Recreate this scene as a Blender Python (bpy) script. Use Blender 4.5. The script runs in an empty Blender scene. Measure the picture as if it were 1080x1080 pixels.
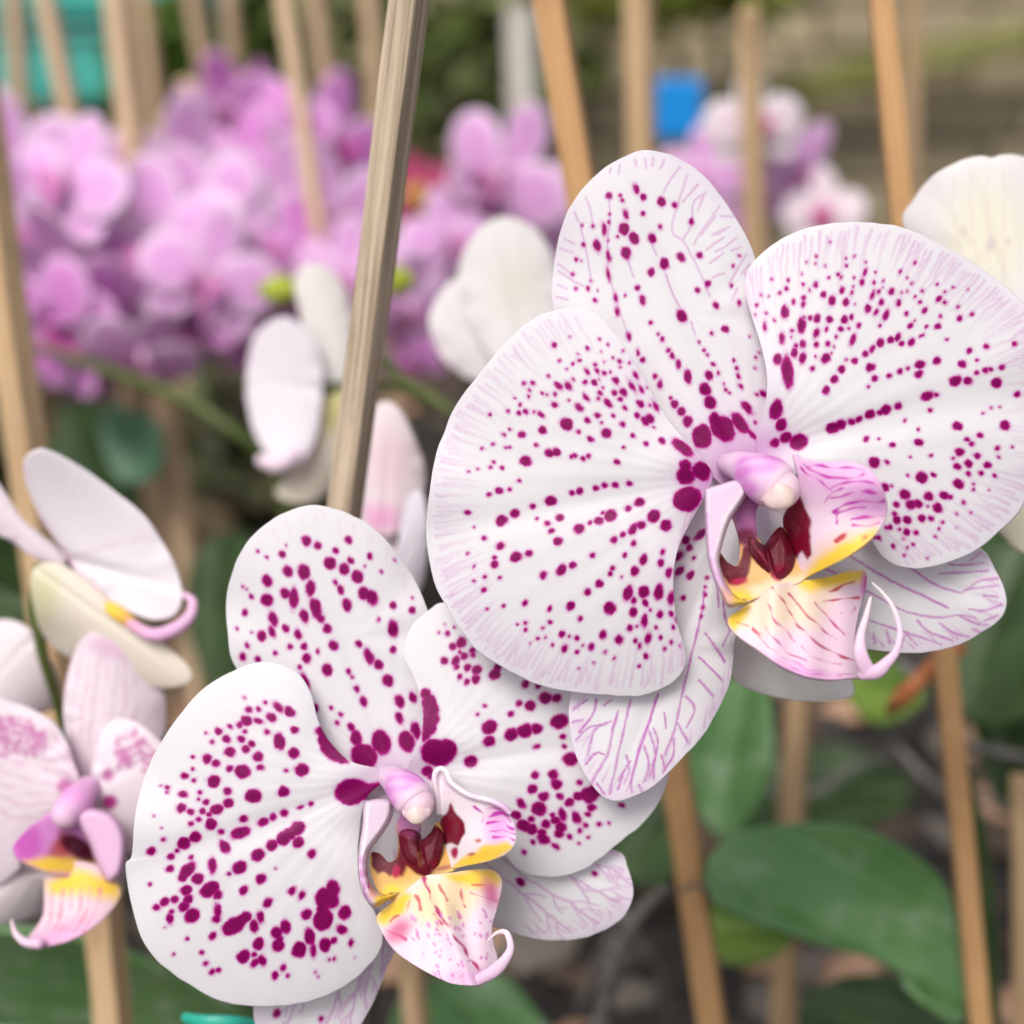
import bpy, math, random
import numpy as np
from mathutils import Vector, Matrix
from mathutils.geometry import delaunay_2d_cdt

scene = bpy.context.scene
COL = scene.collection
rnd = random.Random(7)

# ------------------------------------------------------------------ camera
F = 1568.0                    # focal length in photo pixels (1080 px frame)
PITCH = math.radians(20)
CAM = np.array([0.0, 0.0, 0.42])
FW = np.array([0.0, math.cos(PITCH), -math.sin(PITCH)])
RT = np.array([1.0, 0.0, 0.0])
UP = np.array([0.0, math.sin(PITCH), math.cos(PITCH)])

cd = bpy.data.cameras.new('camera')
cam = bpy.data.objects.new('camera', cd); COL.objects.link(cam)
cam.location = CAM
cam.rotation_euler = (math.radians(90) - PITCH, 0, 0)
cd.sensor_width = 36; cd.lens = 36 * F / 1080
cd.clip_start = 0.01; cd.clip_end = 200
cd.dof.use_dof = True
cd.dof.focus_distance = 0.284
cd.dof.aperture_fstop = cd.lens / 7.4      # a 7.4 mm wide aperture
scene.camera = cam

# ------------------------------------------------------------------ light
SUN_EL, SUN_AZ = math.radians(52), math.radians(205)   # high, behind the camera, a little left
w = bpy.data.worlds.new('World'); scene.world = w; w.use_nodes = True
wn = w.node_tree; bg = wn.nodes['Background']
sky = wn.nodes.new('ShaderNodeTexSky'); sky.sky_type = 'NISHITA'; sky.sun_disc = False
sky.sun_elevation = SUN_EL; sky.sun_rotation = SUN_AZ
sky.dust_density = 4.0; sky.ozone_density = 1.0; sky.air_density = 1.0
hs = wn.nodes.new('ShaderNodeHueSaturation'); hs.inputs['Saturation'].default_value = 0.25   # overcast
wn.links.new(sky.outputs[0], hs.inputs['Color']); wn.links.new(hs.outputs[0], bg.inputs['Color'])
bg.inputs['Strength'].default_value = 0.122
sl = bpy.data.lights.new('sun', 'SUN'); sl.energy = 1.85; sl.angle = math.radians(24); sl.color = (1.0, 0.95, 0.88)
so = bpy.data.objects.new('sun', sl); COL.objects.link(so); so.location = (0, -1, 3)
sd = Vector((math.sin(SUN_AZ) * math.cos(SUN_EL), math.cos(SUN_AZ) * math.cos(SUN_EL), math.sin(SUN_EL)))
so.rotation_euler = sd.to_track_quat('Z', 'Y').to_euler()
vs = scene.view_settings
vs.view_transform = 'Standard'; vs.look = 'None'; vs.gamma = 1.0; vs.use_curve_mapping = False
vs.exposure = 0.37
scene.cycles.max_bounces = 10; scene.cycles.transmission_bounces = 6
scene.cycles.use_denoising = True

# ------------------------------------------------------------------ helpers
def P(x, y, d):
    """Photo pixel (1080 frame) at view depth d -> world point(s)."""
    x = np.asarray(x, float); y = np.asarray(y, float); d = np.asarray(d, float)
    a = (x - 540) / F; b = -(y - 540) / F
    v = FW[None] + a.reshape(-1, 1) * RT[None] + b.reshape(-1, 1) * UP[None]
    return CAM[None] + v * np.broadcast_to(d, a.shape).reshape(-1, 1)
def P1(x, y, d): return P([x], [y], [d])[0]

def lin(r, g, b):
    f = lambda c: (c / 255 / 12.92) if c <= 10 else ((c / 255 + 0.055) / 1.055) ** 2.4
    return np.array([f(r), f(g), f(b)])

def thing(name, label, cat, loc, group=None):
    o = bpy.data.objects.new(name, None); COL.objects.link(o)
    o.empty_display_size = 0.01; o.location = loc
    o['label'] = label; o['category'] = cat
    if group: o['group'] = group
    return o
def tag(o, label=None, cat=None, group=None, kind=None):
    for k, v in (('label', label), ('category', cat), ('group', group), ('kind', kind)):
        if v: o[k] = v
    return o

def mesh_obj(name, V, faces, mat, parent=None, attrs=None, smooth=True):
    """faces: list of int arrays (n,3)/(n,4) ; V world coordinates (or local when the parent sits at 0)."""
    V = np.asarray(V, float)
    loc = np.array(parent.matrix_basis.translation) if parent is not None else V.mean(0)
    if parent is not None and parent.parent is not None:
        loc = loc + np.array(parent.parent.matrix_basis.translation)
    V = V - loc
    faces = [np.asarray(f, np.int32) for f in faces if len(f)]
    m = bpy.data.meshes.new(name)
    m.vertices.add(len(V)); m.vertices.foreach_set('co', V.astype(np.float32).ravel())
    nl = sum(f.size for f in faces); npoly = sum(len(f) for f in faces)
    m.loops.add(nl); m.polygons.add(npoly)
    m.loops.foreach_set('vertex_index', np.concatenate([f.ravel() for f in faces]))
    tot = np.concatenate([np.full(len(f), f.shape[1], np.int32) for f in faces])
    m.polygons.foreach_set('loop_start', np.concatenate([[0], np.cumsum(tot)[:-1]]).astype(np.int32))
    m.update(calc_edges=True); m.validate()
    m.polygons.foreach_set('use_smooth', np.full(npoly, smooth))
    for k, a in (attrs or {}).items():
        a = np.asarray(a, np.float32)
        if a.ndim == 2:
            at = m.color_attributes.new(k, 'FLOAT_COLOR', 'POINT')
            at.data.foreach_set('color', np.c_[a, np.ones(len(a), np.float32)].ravel())
        else:
            at = m.attributes.new(k, 'FLOAT', 'POINT'); at.data.foreach_set('value', a)
    m.materials.append(mat)
    o = bpy.data.objects.new(name, m); COL.objects.link(o)
    if parent is not None: o.parent = parent
    else: o.location = loc
    return o

def solid(o, mm, offset=-1.0):
    s = o.modifiers.new('thickness', 'SOLIDIFY'); s.thickness = mm * 1e-3; s.offset = offset
    return o

def closed_spline(pts, n):
    p = np.asarray(pts, float); m = len(p); out = []
    for i in range(m):
        p0, p1, p2, p3 = p[i - 1], p[i], p[(i + 1) % m], p[(i + 2) % m]
        t = np.linspace(0, 1, 24, endpoint=False)[:, None]
        out.append(0.5 * (2 * p1 + (p2 - p0) * t + (2 * p0 - 5 * p1 + 4 * p2 - p3) * t ** 2 + (3 * p1 - p0 - 3 * p2 + p3) * t ** 3))
    q = np.vstack(out); q2 = np.vstack([q, q[:1]])
    s = np.r_[0, np.cumsum(np.linalg.norm(np.diff(q2, axis=0), axis=1))]
    u = np.linspace(0, s[-1], n, endpoint=False)
    return np.c_[[np.interp(u, s, q2[:, k]) for k in range(q2.shape[1])]].T
def open_spline(pts, n):
    p = np.asarray(pts, float)
    p = np.vstack([2 * p[0] - p[1], p, 2 * p[-1] - p[-2]]); out = []
    for i in range(1, len(p) - 2):
        p0, p1, p2, p3 = p[i - 1], p[i], p[i + 1], p[i + 2]
        t = np.linspace(0, 1, 20, endpoint=False)[:, None]
        out.append(0.5 * (2 * p1 + (p2 - p0) * t + (2 * p0 - 5 * p1 + 4 * p2 - p3) * t ** 2 + (3 * p1 - p0 - 3 * p2 + p3) * t ** 3))
    q = np.vstack(out + [p[-2:-1]])
    s = np.r_[0, np.cumsum(np.linalg.norm(np.diff(q[:, :2], axis=0), axis=1))]
    u = np.linspace(0, s[-1], n)
    return np.c_[[np.interp(u, s, q[:, k]) for k in range(q.shape[1])]].T

def wob(x, y, k, seed):
    r = np.random.RandomState(seed); v = 0
    for _ in range(5):
        a = r.uniform(0, 6.28); f = k * r.uniform(0.6, 1.6)
        v = v + np.sin(x * f * math.cos(a) + y * f * math.sin(a) + r.uniform(0, 6.28))
    return v / 2.5

def sstep(a, b, x):
    t = np.clip((x - a) / (b - a), 0, 1); return t * t * (3 - 2 * t)

def seg_dist(x, y, a, b):
    ax, ay = a; bx, by = b; dx, dy = bx - ax, by - ay
    t = np.clip(((x - ax) * dx + (y - ay) * dy) / (dx * dx + dy * dy + 1e-9), 0, 1)
    return np.hypot(x - ax - t * dx, y - ay - t * dy), t

def poly_sdf(x, y, pts):
    pts = np.asarray(pts, float); d = np.full(x.shape, 1e9); ins = np.zeros(x.shape, bool)
    for i in range(len(pts)):
        a, b = pts[i - 1], pts[i]
        d = np.minimum(d, seg_dist(x, y, a, b)[0])
        c = ((a[1] > y) != (b[1] > y)) & (x < (b[0] - a[0]) * (y - a[1]) / (b[1] - a[1] + 1e-12) + a[0])
        ins ^= c
    return np.where(ins, -d, d)

def rings(outline, c, step_a=1.7, step_r=1.7, nmax=520):
    """Star-shaped fill: returns x,y,ringfraction,faces."""
    o = np.asarray(outline, float); per = np.linalg.norm(np.diff(np.vstack([o, o[:1]]), axis=0), axis=1).sum()
    n = int(min(nmax, max(24, per / step_a))); O = closed_spline(o, n)
    if (O[:, 0] * np.roll(O[:, 1], -1) - np.roll(O[:, 0], -1) * O[:, 1]).sum() < 0: O = O[::-1].copy()   # faces look at the viewer
    if step_a < 3:
        q = O - c; q /= np.linalg.norm(q, axis=1)[:, None]
        O = O + q * (0.55 * wob(O[:, 0], O[:, 1], 0.07, 61) + 0.25 * wob(O[:, 0], O[:, 1], 0.25, 62))[:, None]
    rad = np.linalg.norm(O - c, axis=1).max(); m = int(max(5, min(170, rad / step_r)))
    fr = np.linspace(0, 1, m + 1)[1:]
    pts = c + fr[:, None, None] * (O - c)[None]
    x = np.r_[c[0], pts[..., 0].ravel()]; y = np.r_[c[1], pts[..., 1].ravel()]
    r = np.r_[0, np.repeat(fr, n)]
    i = np.arange(n); j = (i + 1) % n
    tri = np.c_[np.zeros(n, int), 1 + j, 1 + i]
    q = []
    for k in range(m - 1):
        A = 1 + k * n; B = A + n
        q.append(np.c_[A + i, A + j, B + j, B + i])
    return x, y, r, [tri, np.vstack(q)], O

def cdt_fill(outline, step=1.6):
    o = closed_spline(outline, max(16, int(np.linalg.norm(np.diff(np.vstack([outline, outline[:1]]), axis=0), axis=1).sum() / step)))
    lo, hi = o.min(0), o.max(0)
    gx, gy = np.meshgrid(np.arange(lo[0], hi[0], step), np.arange(lo[1], hi[1], step * 0.866))
    gx = gx + (np.arange(gx.shape[0]) % 2)[:, None] * step / 2
    sdv = poly_sdf(gx.ravel(), gy.ravel(), o); k = sdv < -step * 0.6
    pts = np.vstack([o, np.c_[gx.ravel()[k], gy.ravel()[k]]])
    n = len(o); e = [(i, (i + 1) % n) for i in range(n)]
    vv, ee, ff, *_ = delaunay_2d_cdt([Vector(p) for p in pts], e, [], 1, 1e-6)
    v = np.array([[p.x, p.y] for p in vv]); f = np.array([t for t in ff if len(t) == 3])
    a = v[f[:, 0]]; b = v[f[:, 1]]; c = v[f[:, 2]]
    cr = (b[:, 0] - a[:, 0]) * (c[:, 1] - a[:, 1]) - (b[:, 1] - a[:, 1]) * (c[:, 0] - a[:, 0])
    f[cr > 0] = f[cr > 0][:, ::-1]          # image y points down: turn every face to the viewer
    return v[:, 0], v[:, 1], f, o

def relief(base, tip, hw, d, a=0, b=0, c=0, crease=0, rip=0, k=7, ph=0, curl=0, side=0, hump=0):
    """View depth of a petal, millimetres for everything but d (metres)."""
    base = np.array(base, float); tip = np.array(tip, float); ax = tip - base; L = np.linalg.norm(ax); ax /= L
    pe = np.array([-ax[1], ax[0]])
    def fn(x, y, r):
        t = ((x - base[0]) * ax[0] + (y - base[1]) * ax[1]) / L
        s = ((x - base[0]) * pe[0] + (y - base[1]) * pe[1]) / hw
        th = np.arctan2(y - (base[1] + tip[1]) / 2, x - (base[0] + tip[0]) / 2)
        z = a * t + b * t * t + c * s * s + side * s + crease * np.exp(-(s / 0.10) ** 2) * np.clip(1.15 - t, 0, 1)
        z = z + rip * np.sin(k * th + ph + 1.3 * np.sin(2 * th)) * r ** 3 + curl * r ** 7
        z = z + hump * np.sin(np.clip(t, 0, 1) * math.pi)
        z = z + 0.35 * wob(x, y, 0.02, int(d * 1e5) % 1000 + int(abs(base[0])))
        return d + z * 1e-3
    return fn

# ------------------------------------------------------------------ materials
def new_mat(name):
    m = bpy.data.materials.new(name); m.use_nodes = True
    nt = m.node_tree; nt.nodes.clear()
    return m, nt, nt.nodes, nt.links
def attr(N, name):
    a = N.new('ShaderNodeAttribute'); a.attribute_name = name; return a
def maprange(N, Lk, src, a, b, c=0.0, d=1.0, smooth=True):
    n = N.new('ShaderNodeMapRange'); n.interpolation_type = 'SMOOTHSTEP' if smooth else 'LINEAR'
    n.inputs['From Min'].default_value = a; n.inputs['From Max'].default_value = b
    n.inputs['To Min'].default_value = c; n.inputs['To Max'].default_value = d
    Lk.new(src, n.inputs['Value']); return n.outputs['Result']
def mixc(N, Lk, fac, A, B):
    n = N.new('ShaderNodeMix'); n.data_type = 'RGBA'
    if isinstance(fac, float): n.inputs[0].default_value = fac
    else: Lk.new(fac, n.inputs[0])
    for s, v in ((6, A), (7, B)):
        if isinstance(v, (tuple, list, np.ndarray)): n.inputs[s].default_value = (*[float(q) for q in v], 1)
        else: Lk.new(v, n.inputs[s])
    return n.outputs[2]
def math_(N, Lk, op, A, B):
    n = N.new('ShaderNodeMath'); n.operation = op
    for i, v in enumerate((A, B)):
        if isinstance(v, (int, float)): n.inputs[i].default_value = v
        else: Lk.new(v, n.inputs[i])
    return n.outputs[0]
def noise(N, Lk, scale, detail=3, rough=0.5, vec=None):
    n = N.new('ShaderNodeTexNoise'); n.inputs['Scale'].default_value = scale
    n.inputs['Detail'].default_value = detail; n.inputs['Roughness'].default_value = rough
    if vec is not None: Lk.new(vec, n.inputs['Vector'])
    return n.outputs['Fac']
def coords(N): return N.new('ShaderNodeTexCoord').outputs['Object']

def petal_material(name, spots=True, trans=0.40, rough=0.42, bump=0.13, cell=2400):
    m, nt, N, Lk = new_mat(name); oc = coords(N)
    col = attr(N, 'tint').outputs['Color']
    blot = noise(N, Lk, 160, 4, 0.6, oc)
    col = mixc(N, Lk, math_(N, Lk, 'MULTIPLY', maprange(N, Lk, blot, 0.45, 0.75), 0.06), col, (0.72, 0.60, 0.70))
    if spots:
        vein = attr(N, 'vein').outputs['Fac']
        vn = noise(N, Lk, 1500, 2, 0.5, oc)
        vf = math_(N, Lk, 'MULTIPLY', vein, maprange(N, Lk, vn, 0.25, 0.6, 0.70, 1.0))
        col = mixc(N, Lk, vf, col, (0.52, 0.07, 0.48))
        sp = attr(N, 'spot').outputs['Fac']
        sn = noise(N, Lk, 850, 4, 0.65, oc)
        s2 = math_(N, Lk, 'ADD', sp, math_(N, Lk, 'MULTIPLY', math_(N, Lk, 'SUBTRACT', sn, 0.5), 3.6))
        halo = maprange(N, Lk, s2, 3.2, 0.0, 0.0, 0.42)
        col = mixc(N, Lk, halo, col, (0.62, 0.13, 0.52))
        ins = maprange(N, Lk, s2, 1.15, -1.0)
        deep = mixc(N, Lk, maprange(N, Lk, s2, 0.1, -3.0), (0.50, 0.001, 0.270), (0.225, 0.0004, 0.098))
        deep = mixc(N, Lk, maprange(N, Lk, noise(N, Lk, 2200, 2, 0.5, oc), 0.35, 0.8, 0.0, 0.35), deep, (0.42, 0.004, 0.18))
        col = mixc(N, Lk, ins, col, deep)
    bs = N.new('ShaderNodeBsdfPrincipled'); bs.inputs['Roughness'].default_value = rough
    bs.inputs['Specular IOR Level'].default_value = 0.22
    Lk.new(col, bs.inputs['Base Color'])
    bn = N.new('ShaderNodeBump'); bn.inputs['Strength'].default_value = bump; bn.inputs['Distance'].default_value = 0.0004
    vor = N.new('ShaderNodeTexVoronoi'); vor.inputs['Scale'].default_value = cell; Lk.new(oc, vor.inputs['Vector'])
    hh = math_(N, Lk, 'ADD', math_(N, Lk, 'MULTIPLY', vor.outputs['Distance'], 0.7), math_(N, Lk, 'MULTIPLY', noise(N, Lk, 260, 4, 0.6, oc), 1.6))
    Lk.new(hh, bn.inputs['Height']); Lk.new(bn.outputs[0], bs.inputs['Normal'])
    tr = N.new('ShaderNodeBsdfTranslucent'); Lk.new(col, tr.inputs['Color'])
    mx = N.new('ShaderNodeMixShader'); mx.inputs[0].default_value = trans
    Lk.new(bs.outputs[0], mx.inputs[1]); Lk.new(tr.outputs[0], mx.inputs[2])
    out = N.new('ShaderNodeOutputMaterial'); Lk.new(mx.outputs[0], out.inputs['Surface'])
    return m

def wood_material(name, c1, c2, c3, scale=1.0):
    m, nt, N, Lk = new_mat(name); oc = coords(N)
    mp = N.new('ShaderNodeMapping'); mp.inputs['Scale'].default_value = (1, 1, 0.02); Lk.new(oc, mp.inputs['Vector'])
    g = noise(N, Lk, 900 * scale, 4, 0.6, mp.outputs[0])
    mp2 = N.new('ShaderNodeMapping'); mp2.inputs['Scale'].default_value = (1, 1, 0.25); Lk.new(oc, mp2.inputs['Vector'])
    b = noise(N, Lk, 60, 4, 0.6, mp2.outputs[0])
    col = mixc(N, Lk, maprange(N, Lk, g, 0.35, 0.65), c1, c2)
    col = mixc(N, Lk, math_(N, Lk, 'MULTIPLY', maprange(N, Lk, b, 0.45, 0.7), 0.7), col, c3)
    st = noise(N, Lk, 140, 6, 0.7, mp2.outputs[0])
    col = mixc(N, Lk, math_(N, Lk, 'MULTIPLY', maprange(N, Lk, st, 0.54, 0.72), 0.75), col, tuple(0.45 * np.array(c3)))
    bs = N.new('ShaderNodeBsdfPrincipled'); bs.inputs['Roughness'].default_value = 0.75
    Lk.new(col, bs.inputs['Base Color'])
    bn = N.new('ShaderNodeBump'); bn.inputs['Strength'].default_value = 0.5; bn.inputs['Distance'].default_value = 0.0006
    Lk.new(g, bn.inputs['Height']); Lk.new(bn.outputs[0], bs.inputs['Normal'])
    out = N.new('ShaderNodeOutputMaterial'); Lk.new(bs.outputs[0], out.inputs['Surface'])
    return m

def plain(name, c1, c2, scale=40, rough=0.6, bump=0.3, dist=0.001, spec=0.4, stretch=None, lo=0.35, hi=0.65):
    m, nt, N, Lk = new_mat(name); oc = coords(N); v = oc
    if stretch:
        mp = N.new('ShaderNodeMapping'); mp.inputs['Scale'].default_value = stretch; Lk.new(oc, mp.inputs['Vector']); v = mp.outputs[0]
    n = noise(N, Lk, scale, 5, 0.6, v)
    col = mixc(N, Lk, maprange(N, Lk, n, lo, hi), c1, c2)
    bs = N.new('ShaderNodeBsdfPrincipled'); bs.inputs['Roughness'].default_value = rough
    bs.inputs['Specular IOR Level'].default_value = spec
    Lk.new(col, bs.inputs['Base Color'])
    if bump:
        bn = N.new('ShaderNodeBump'); bn.inputs['Strength'].default_value = bump; bn.inputs['Distance'].default_value = dist
        Lk.new(n, bn.inputs['Height']); Lk.new(bn.outputs[0], bs.inputs['Normal'])
    out = N.new('ShaderNodeOutputMaterial'); Lk.new(bs.outputs[0], out.inputs['Surface'])
    return m

M_PETAL = petal_material('spotted_petal')
M_LIP = petal_material('lip_flesh', spots=False, trans=0.18, rough=0.44, bump=0.2)
M_SOFT = petal_material('soft_petal', spots=False, trans=0.30, rough=0.5, bump=0.15)
M_STEM = plain('green_stem', (0.055, 0.085, 0.018), (0.10, 0.12, 0.03), 120, 0.5)
M_PEDI = plain('pale_pedicel', (0.36, 0.40, 0.16), (0.46, 0.42, 0.26), 150, 0.5)
def leaf_material(name, c1, c2, dust):
    m, nt, N, Lk = new_mat(name); oc = coords(N)
    n = noise(N, Lk, 45, 5, 0.6, oc); col = mixc(N, Lk, maprange(N, Lk, n, 0.35, 0.65), c1, c2)
    col = mixc(N, Lk, math_(N, Lk, 'MULTIPLY', maprange(N, Lk, noise(N, Lk, 75, 6, 0.7, oc), 0.50, 0.72), dust), col, (0.42, 0.46, 0.40))
    bs = N.new('ShaderNodeBsdfPrincipled'); bs.inputs['Roughness'].default_value = 0.30; Lk.new(col, bs.inputs['Base Color'])
    bn = N.new('ShaderNodeBump'); bn.inputs['Strength'].default_value = 0.3; bn.inputs['Distance'].default_value = 0.0008
    Lk.new(noise(N, Lk, 120, 5, 0.6, oc), bn.inputs['Height']); Lk.new(bn.outputs[0], bs.inputs['Normal'])
    out = N.new('ShaderNodeOutputMaterial'); Lk.new(bs.outputs[0], out.inputs['Surface']); return m
M_LEAF = leaf_material('orchid_leaf', (0.080, 0.190, 0.060), (0.115, 0.235, 0.085), 0.42)
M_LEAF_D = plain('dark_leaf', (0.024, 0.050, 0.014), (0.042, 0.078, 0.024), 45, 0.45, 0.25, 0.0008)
M_LEAF_Y = plain('young_leaf', (0.09, 0.17, 0.025), (0.15, 0.23, 0.04), 45, 0.45)
M_LEAF_B = plain('bluish_leaf', (0.07, 0.16, 0.09), (0.10, 0.20, 0.12), 45, 0.45)
M_TAN = wood_material('tan_wood', (0.48, 0.31, 0.165), (0.64, 0.45, 0.27), (0.40, 0.26, 0.14))
M_ORANGE = wood_material('orange_wood', (0.42, 0.23, 0.095), (0.52, 0.30, 0.135), (0.30, 0.155, 0.065))
M_GREY = wood_material('weathered_wood', (0.30, 0.225, 0.155), (0.62, 0.50, 0.37), (0.46, 0.36, 0.26), 0.9)
M_BROWN = wood_material('brown_wood', (0.31, 0.20, 0.11), (0.44, 0.30, 0.17), (0.25, 0.155, 0.085))
M_PALE = wood_material('pale_wood', (0.52, 0.36, 0.22), (0.66, 0.48, 0.32), (0.44, 0.29, 0.17))
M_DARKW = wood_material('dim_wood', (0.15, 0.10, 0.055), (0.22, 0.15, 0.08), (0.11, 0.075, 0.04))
M_ROOT = plain('aerial_root', (0.10, 0.09, 0.085), (0.20, 0.18, 0.17), 200, 0.8)

# ------------------------------------------------------------------ petals with spots and veins
def Z(s, ox, oy, k=3.375):
    """Spots read off an enlargement: 'x,y,r[,e]' -> photo pixels."""
    out = []
    for w_ in s.split():
        v = [float(q) for q in w_.split(',')]
        out.append((ox + v[0] / k, oy + v[1] / k, v[2] / k, v[3] if len(v) > 3 else 1.15, v[4] if len(v) > 4 else None))
    return out
def T(pts, ox, oy, k): return [(ox + x / k, oy + y / k) for x, y in pts]

def fan(p, base, tip, k):
    """Direction of the veins at p: they leave the base and bend outwards."""
    b = np.array(base, float); ax = np.array(tip, float) - b; ax /= np.linalg.norm(ax); pe = np.array([-ax[1], ax[0]])
    v = np.array(p, float) - b; u = ax * max(v @ ax, 5) + pe * (v @ pe) * k
    return u / (np.linalg.norm(u) + 1e-9)
def spot_field(x, y, spots, base, tip=None, fk=1.0):
    wx = x + 0.5 * wob(x, y, 0.45, 3); wy = y + 0.5 * wob(x, y, 0.45, 9)
    sd_ = np.full(x.shape, 12.0)
    for (sx, sy, r, e, ang) in spots:
        r = r * 1.03 + 0.05
        R = r * e + 14
        k = np.where((np.abs(x - sx) < R) & (np.abs(y - sy) < R))[0]
        if not len(k): continue
        u_ = fan((sx, sy), base, tip, fk); a = ang * math.pi / 180 if ang is not None else math.atan2(u_[1], u_[0])
        dx = wx[k] - sx; dy = wy[k] - sy
        u = dx * math.cos(a) + dy * math.sin(a); v = -dx * math.sin(a) + dy * math.cos(a)
        q = np.sqrt((u / (r * e)) ** 2 + (v / r) ** 2)
        d = (q - 1) * r
        sd_[k] = np.minimum(sd_[k], d)
    return sd_

def vein_field(x, y, lines):
    """lines: (pts, width, strength_start, strength_end, dots)"""
    f = np.zeros(x.shape)
    for pts, wd, s0, s1, dots in lines:
        n = len(pts) - 1
        for i in range(n):
            a, b = pts[i], pts[i + 1]
            lo = np.minimum(a, b) - 4; hi = np.maximum(a, b) + 4
            k = np.where((x > lo[0]) & (x < hi[0]) & (y > lo[1]) & (y < hi[1]))[0]
            if not len(k): continue
            d, t = seg_dist(x[k], y[k], a, b)
            g = (i + t) / n
            st = s0 + (s1 - s0) * g
            ww = wd
            if dots: ww = wd * (0.95 + 0.35 * np.sin(g * n * 2.1 + a[0]))
            f[k] = np.maximum(f[k], st * (1 - sstep(0.0, ww * 1.7 + 0.7, d)))
    return f

def wander(p0, p1, n, amp, r):
    p0 = np.array(p0, float); p1 = np.array(p1, float); t = np.linspace(0, 1, n)[:, None]
    pe = np.array([-(p1 - p0)[1], (p1 - p0)[0]]); pe = pe / (np.linalg.norm(pe) + 1e-9)
    o = np.cumsum([r.uniform(-1, 1) for _ in range(n)]); o = o - np.linspace(o[0], o[-1], n)
    return p0 + (p1 - p0) * t + pe * (o * amp)[:, None]

def edge_veins(O, base, frm, to, count, length, strength, seed, width=0.75, fork=0.12, tip=None, fk=1.0):
    """Fine lines running in from the margin between two outline fractions, aimed at the base."""
    r = random.Random(seed); L = []; n = len(O); base = np.array(base, float)
    for i in range(count):
        f = frm + (to - frm) * (i + r.uniform(0.1, 0.9)) / count
        p = O[int(f * n) % n]; dirv = -fan(p, base, tip if tip is not None else 2 * p - base, fk)
        a = p + dirv * r.uniform(5, 14)
        ln = length * r.uniform(0.45, 1.15)
        e = a + dirv * ln + np.array([r.uniform(-2, 2), r.uniform(-2, 2)])
        pts = wander(a, e, max(5, int(ln / 5)), 1.25, r)
        st = strength * r.uniform(0.5, 1.1)
        L.append((pts, width * r.uniform(0.8, 1.2), st, st * 0.25, False))
        if r.random() < fork:
            q = pts[len(pts) // 2]; side = np.array([-dirv[1], dirv[0]]) * r.choice((-1, 1))
            L.append((wander(q, q - dirv * ln * 0.55 + side * r.uniform(4, 8), 6, 1.0, r), width * 0.9, st * 0.8, st * 0.5, False))
    return L

def sepal_veins(O, base, fracs, strength, seed, start=0.18, dots=True, branch=3):
    r = random.Random(seed); L = []; n = len(O); base = np.array(base, float)
    for f in fracs:
        p = O[int(f * n) % n]; v = p - base; D = np.linalg.norm(v)
        a = base + v * r.uniform(start, start + 0.12); e = base + v * 0.955
        pts = wander(a, e, int(D / 9) + 3, 1.3, r)
        L.append((pts, 0.95, strength * 0.75, strength, dots))
        for b in range(branch):
            k = r.randint(len(pts) // 2, len(pts) - 3); q = pts[k]
            side = np.array([-v[1], v[0]]) / D * r.choice((-1, 1)); dv = v / D
            ln = r.uniform(14, 34)
            mid = q + dv * ln * 0.5 + side * r.uniform(5, 9); e2 = q + dv * ln + side * r.uniform(8, 15)
            L.append((np.vstack([wander(q, mid, 4, 0.8, r), wander(mid, e2, 4, 0.8, r)[1:]]), 0.8, strength * 0.9, strength * 0.7, dots))
            if r.random() < 0.7:
                e3 = mid + dv * ln * 0.6 - side * r.uniform(1, 6)
                L.append((wander(mid, e3, 4, 0.8, r), 0.75, strength * 0.8, strength * 0.6, dots))
    return L

WHITE = np.array([0.83, 0.815, 0.84])
LILAC = np.array([0.74, 0.50, 0.76])
def petal(name, parent, outline, base, tip, hw, dfn, spots=(), veins=None, edge=0.25, throat=0.5, throat_r=40,
          mat=None, thick=0.5, tint=WHITE, center=None, step=1.7, tint_fn=None, label=None, fk=1.0):
    c = np.array(center if center else np.mean(outline, axis=0), float)
    x, y, r, faces, O = rings(outline, c, step, step)
    d = dfn(x, y, r)
    th = np.arctan2(y - base[1], x - base[0]); db = np.hypot(x - base[0], y - base[1])
    d = d - 3.2e-5 * np.sin(th * 44 + 1.2 * wob(x, y, 0.012, 17)) * sstep(20, 70, db) * (1 - 0.8 * r ** 4)
    V = P(x, y, d)
    tn = np.tile(np.asarray(tint, float), (len(x), 1))
    db = np.hypot(x - base[0], y - base[1])
    k = (throat * np.exp(-(db / throat_r) ** 2))[:, None]
    tn = tn * (1 - k) + np.array([0.66, 0.22, 0.62]) * k
    k = (edge * sstep(0.75, 1.0, r) * (0.6 + 0.4 * wob(x, y, 0.05, 5)))[:, None]
    k = np.clip(k, 0, 1)
    tn = tn * (1 - k) + LILAC * k
    if tint_fn: tn = tint_fn(x, y, r, tn)
    at = {'tint': tn}
    if mat is None:
        at['spot'] = spot_field(x, y, spots, base, tip, fk) if spots else np.full(len(x), 12.0)
        at['vein'] = vein_field(x, y, veins(O)) if veins else np.zeros(len(x))
    o = mesh_obj(name, V, faces, mat or M_PETAL, parent, at)
    solid(o, thick)
    if label: o['label'] = label
    return o

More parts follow.
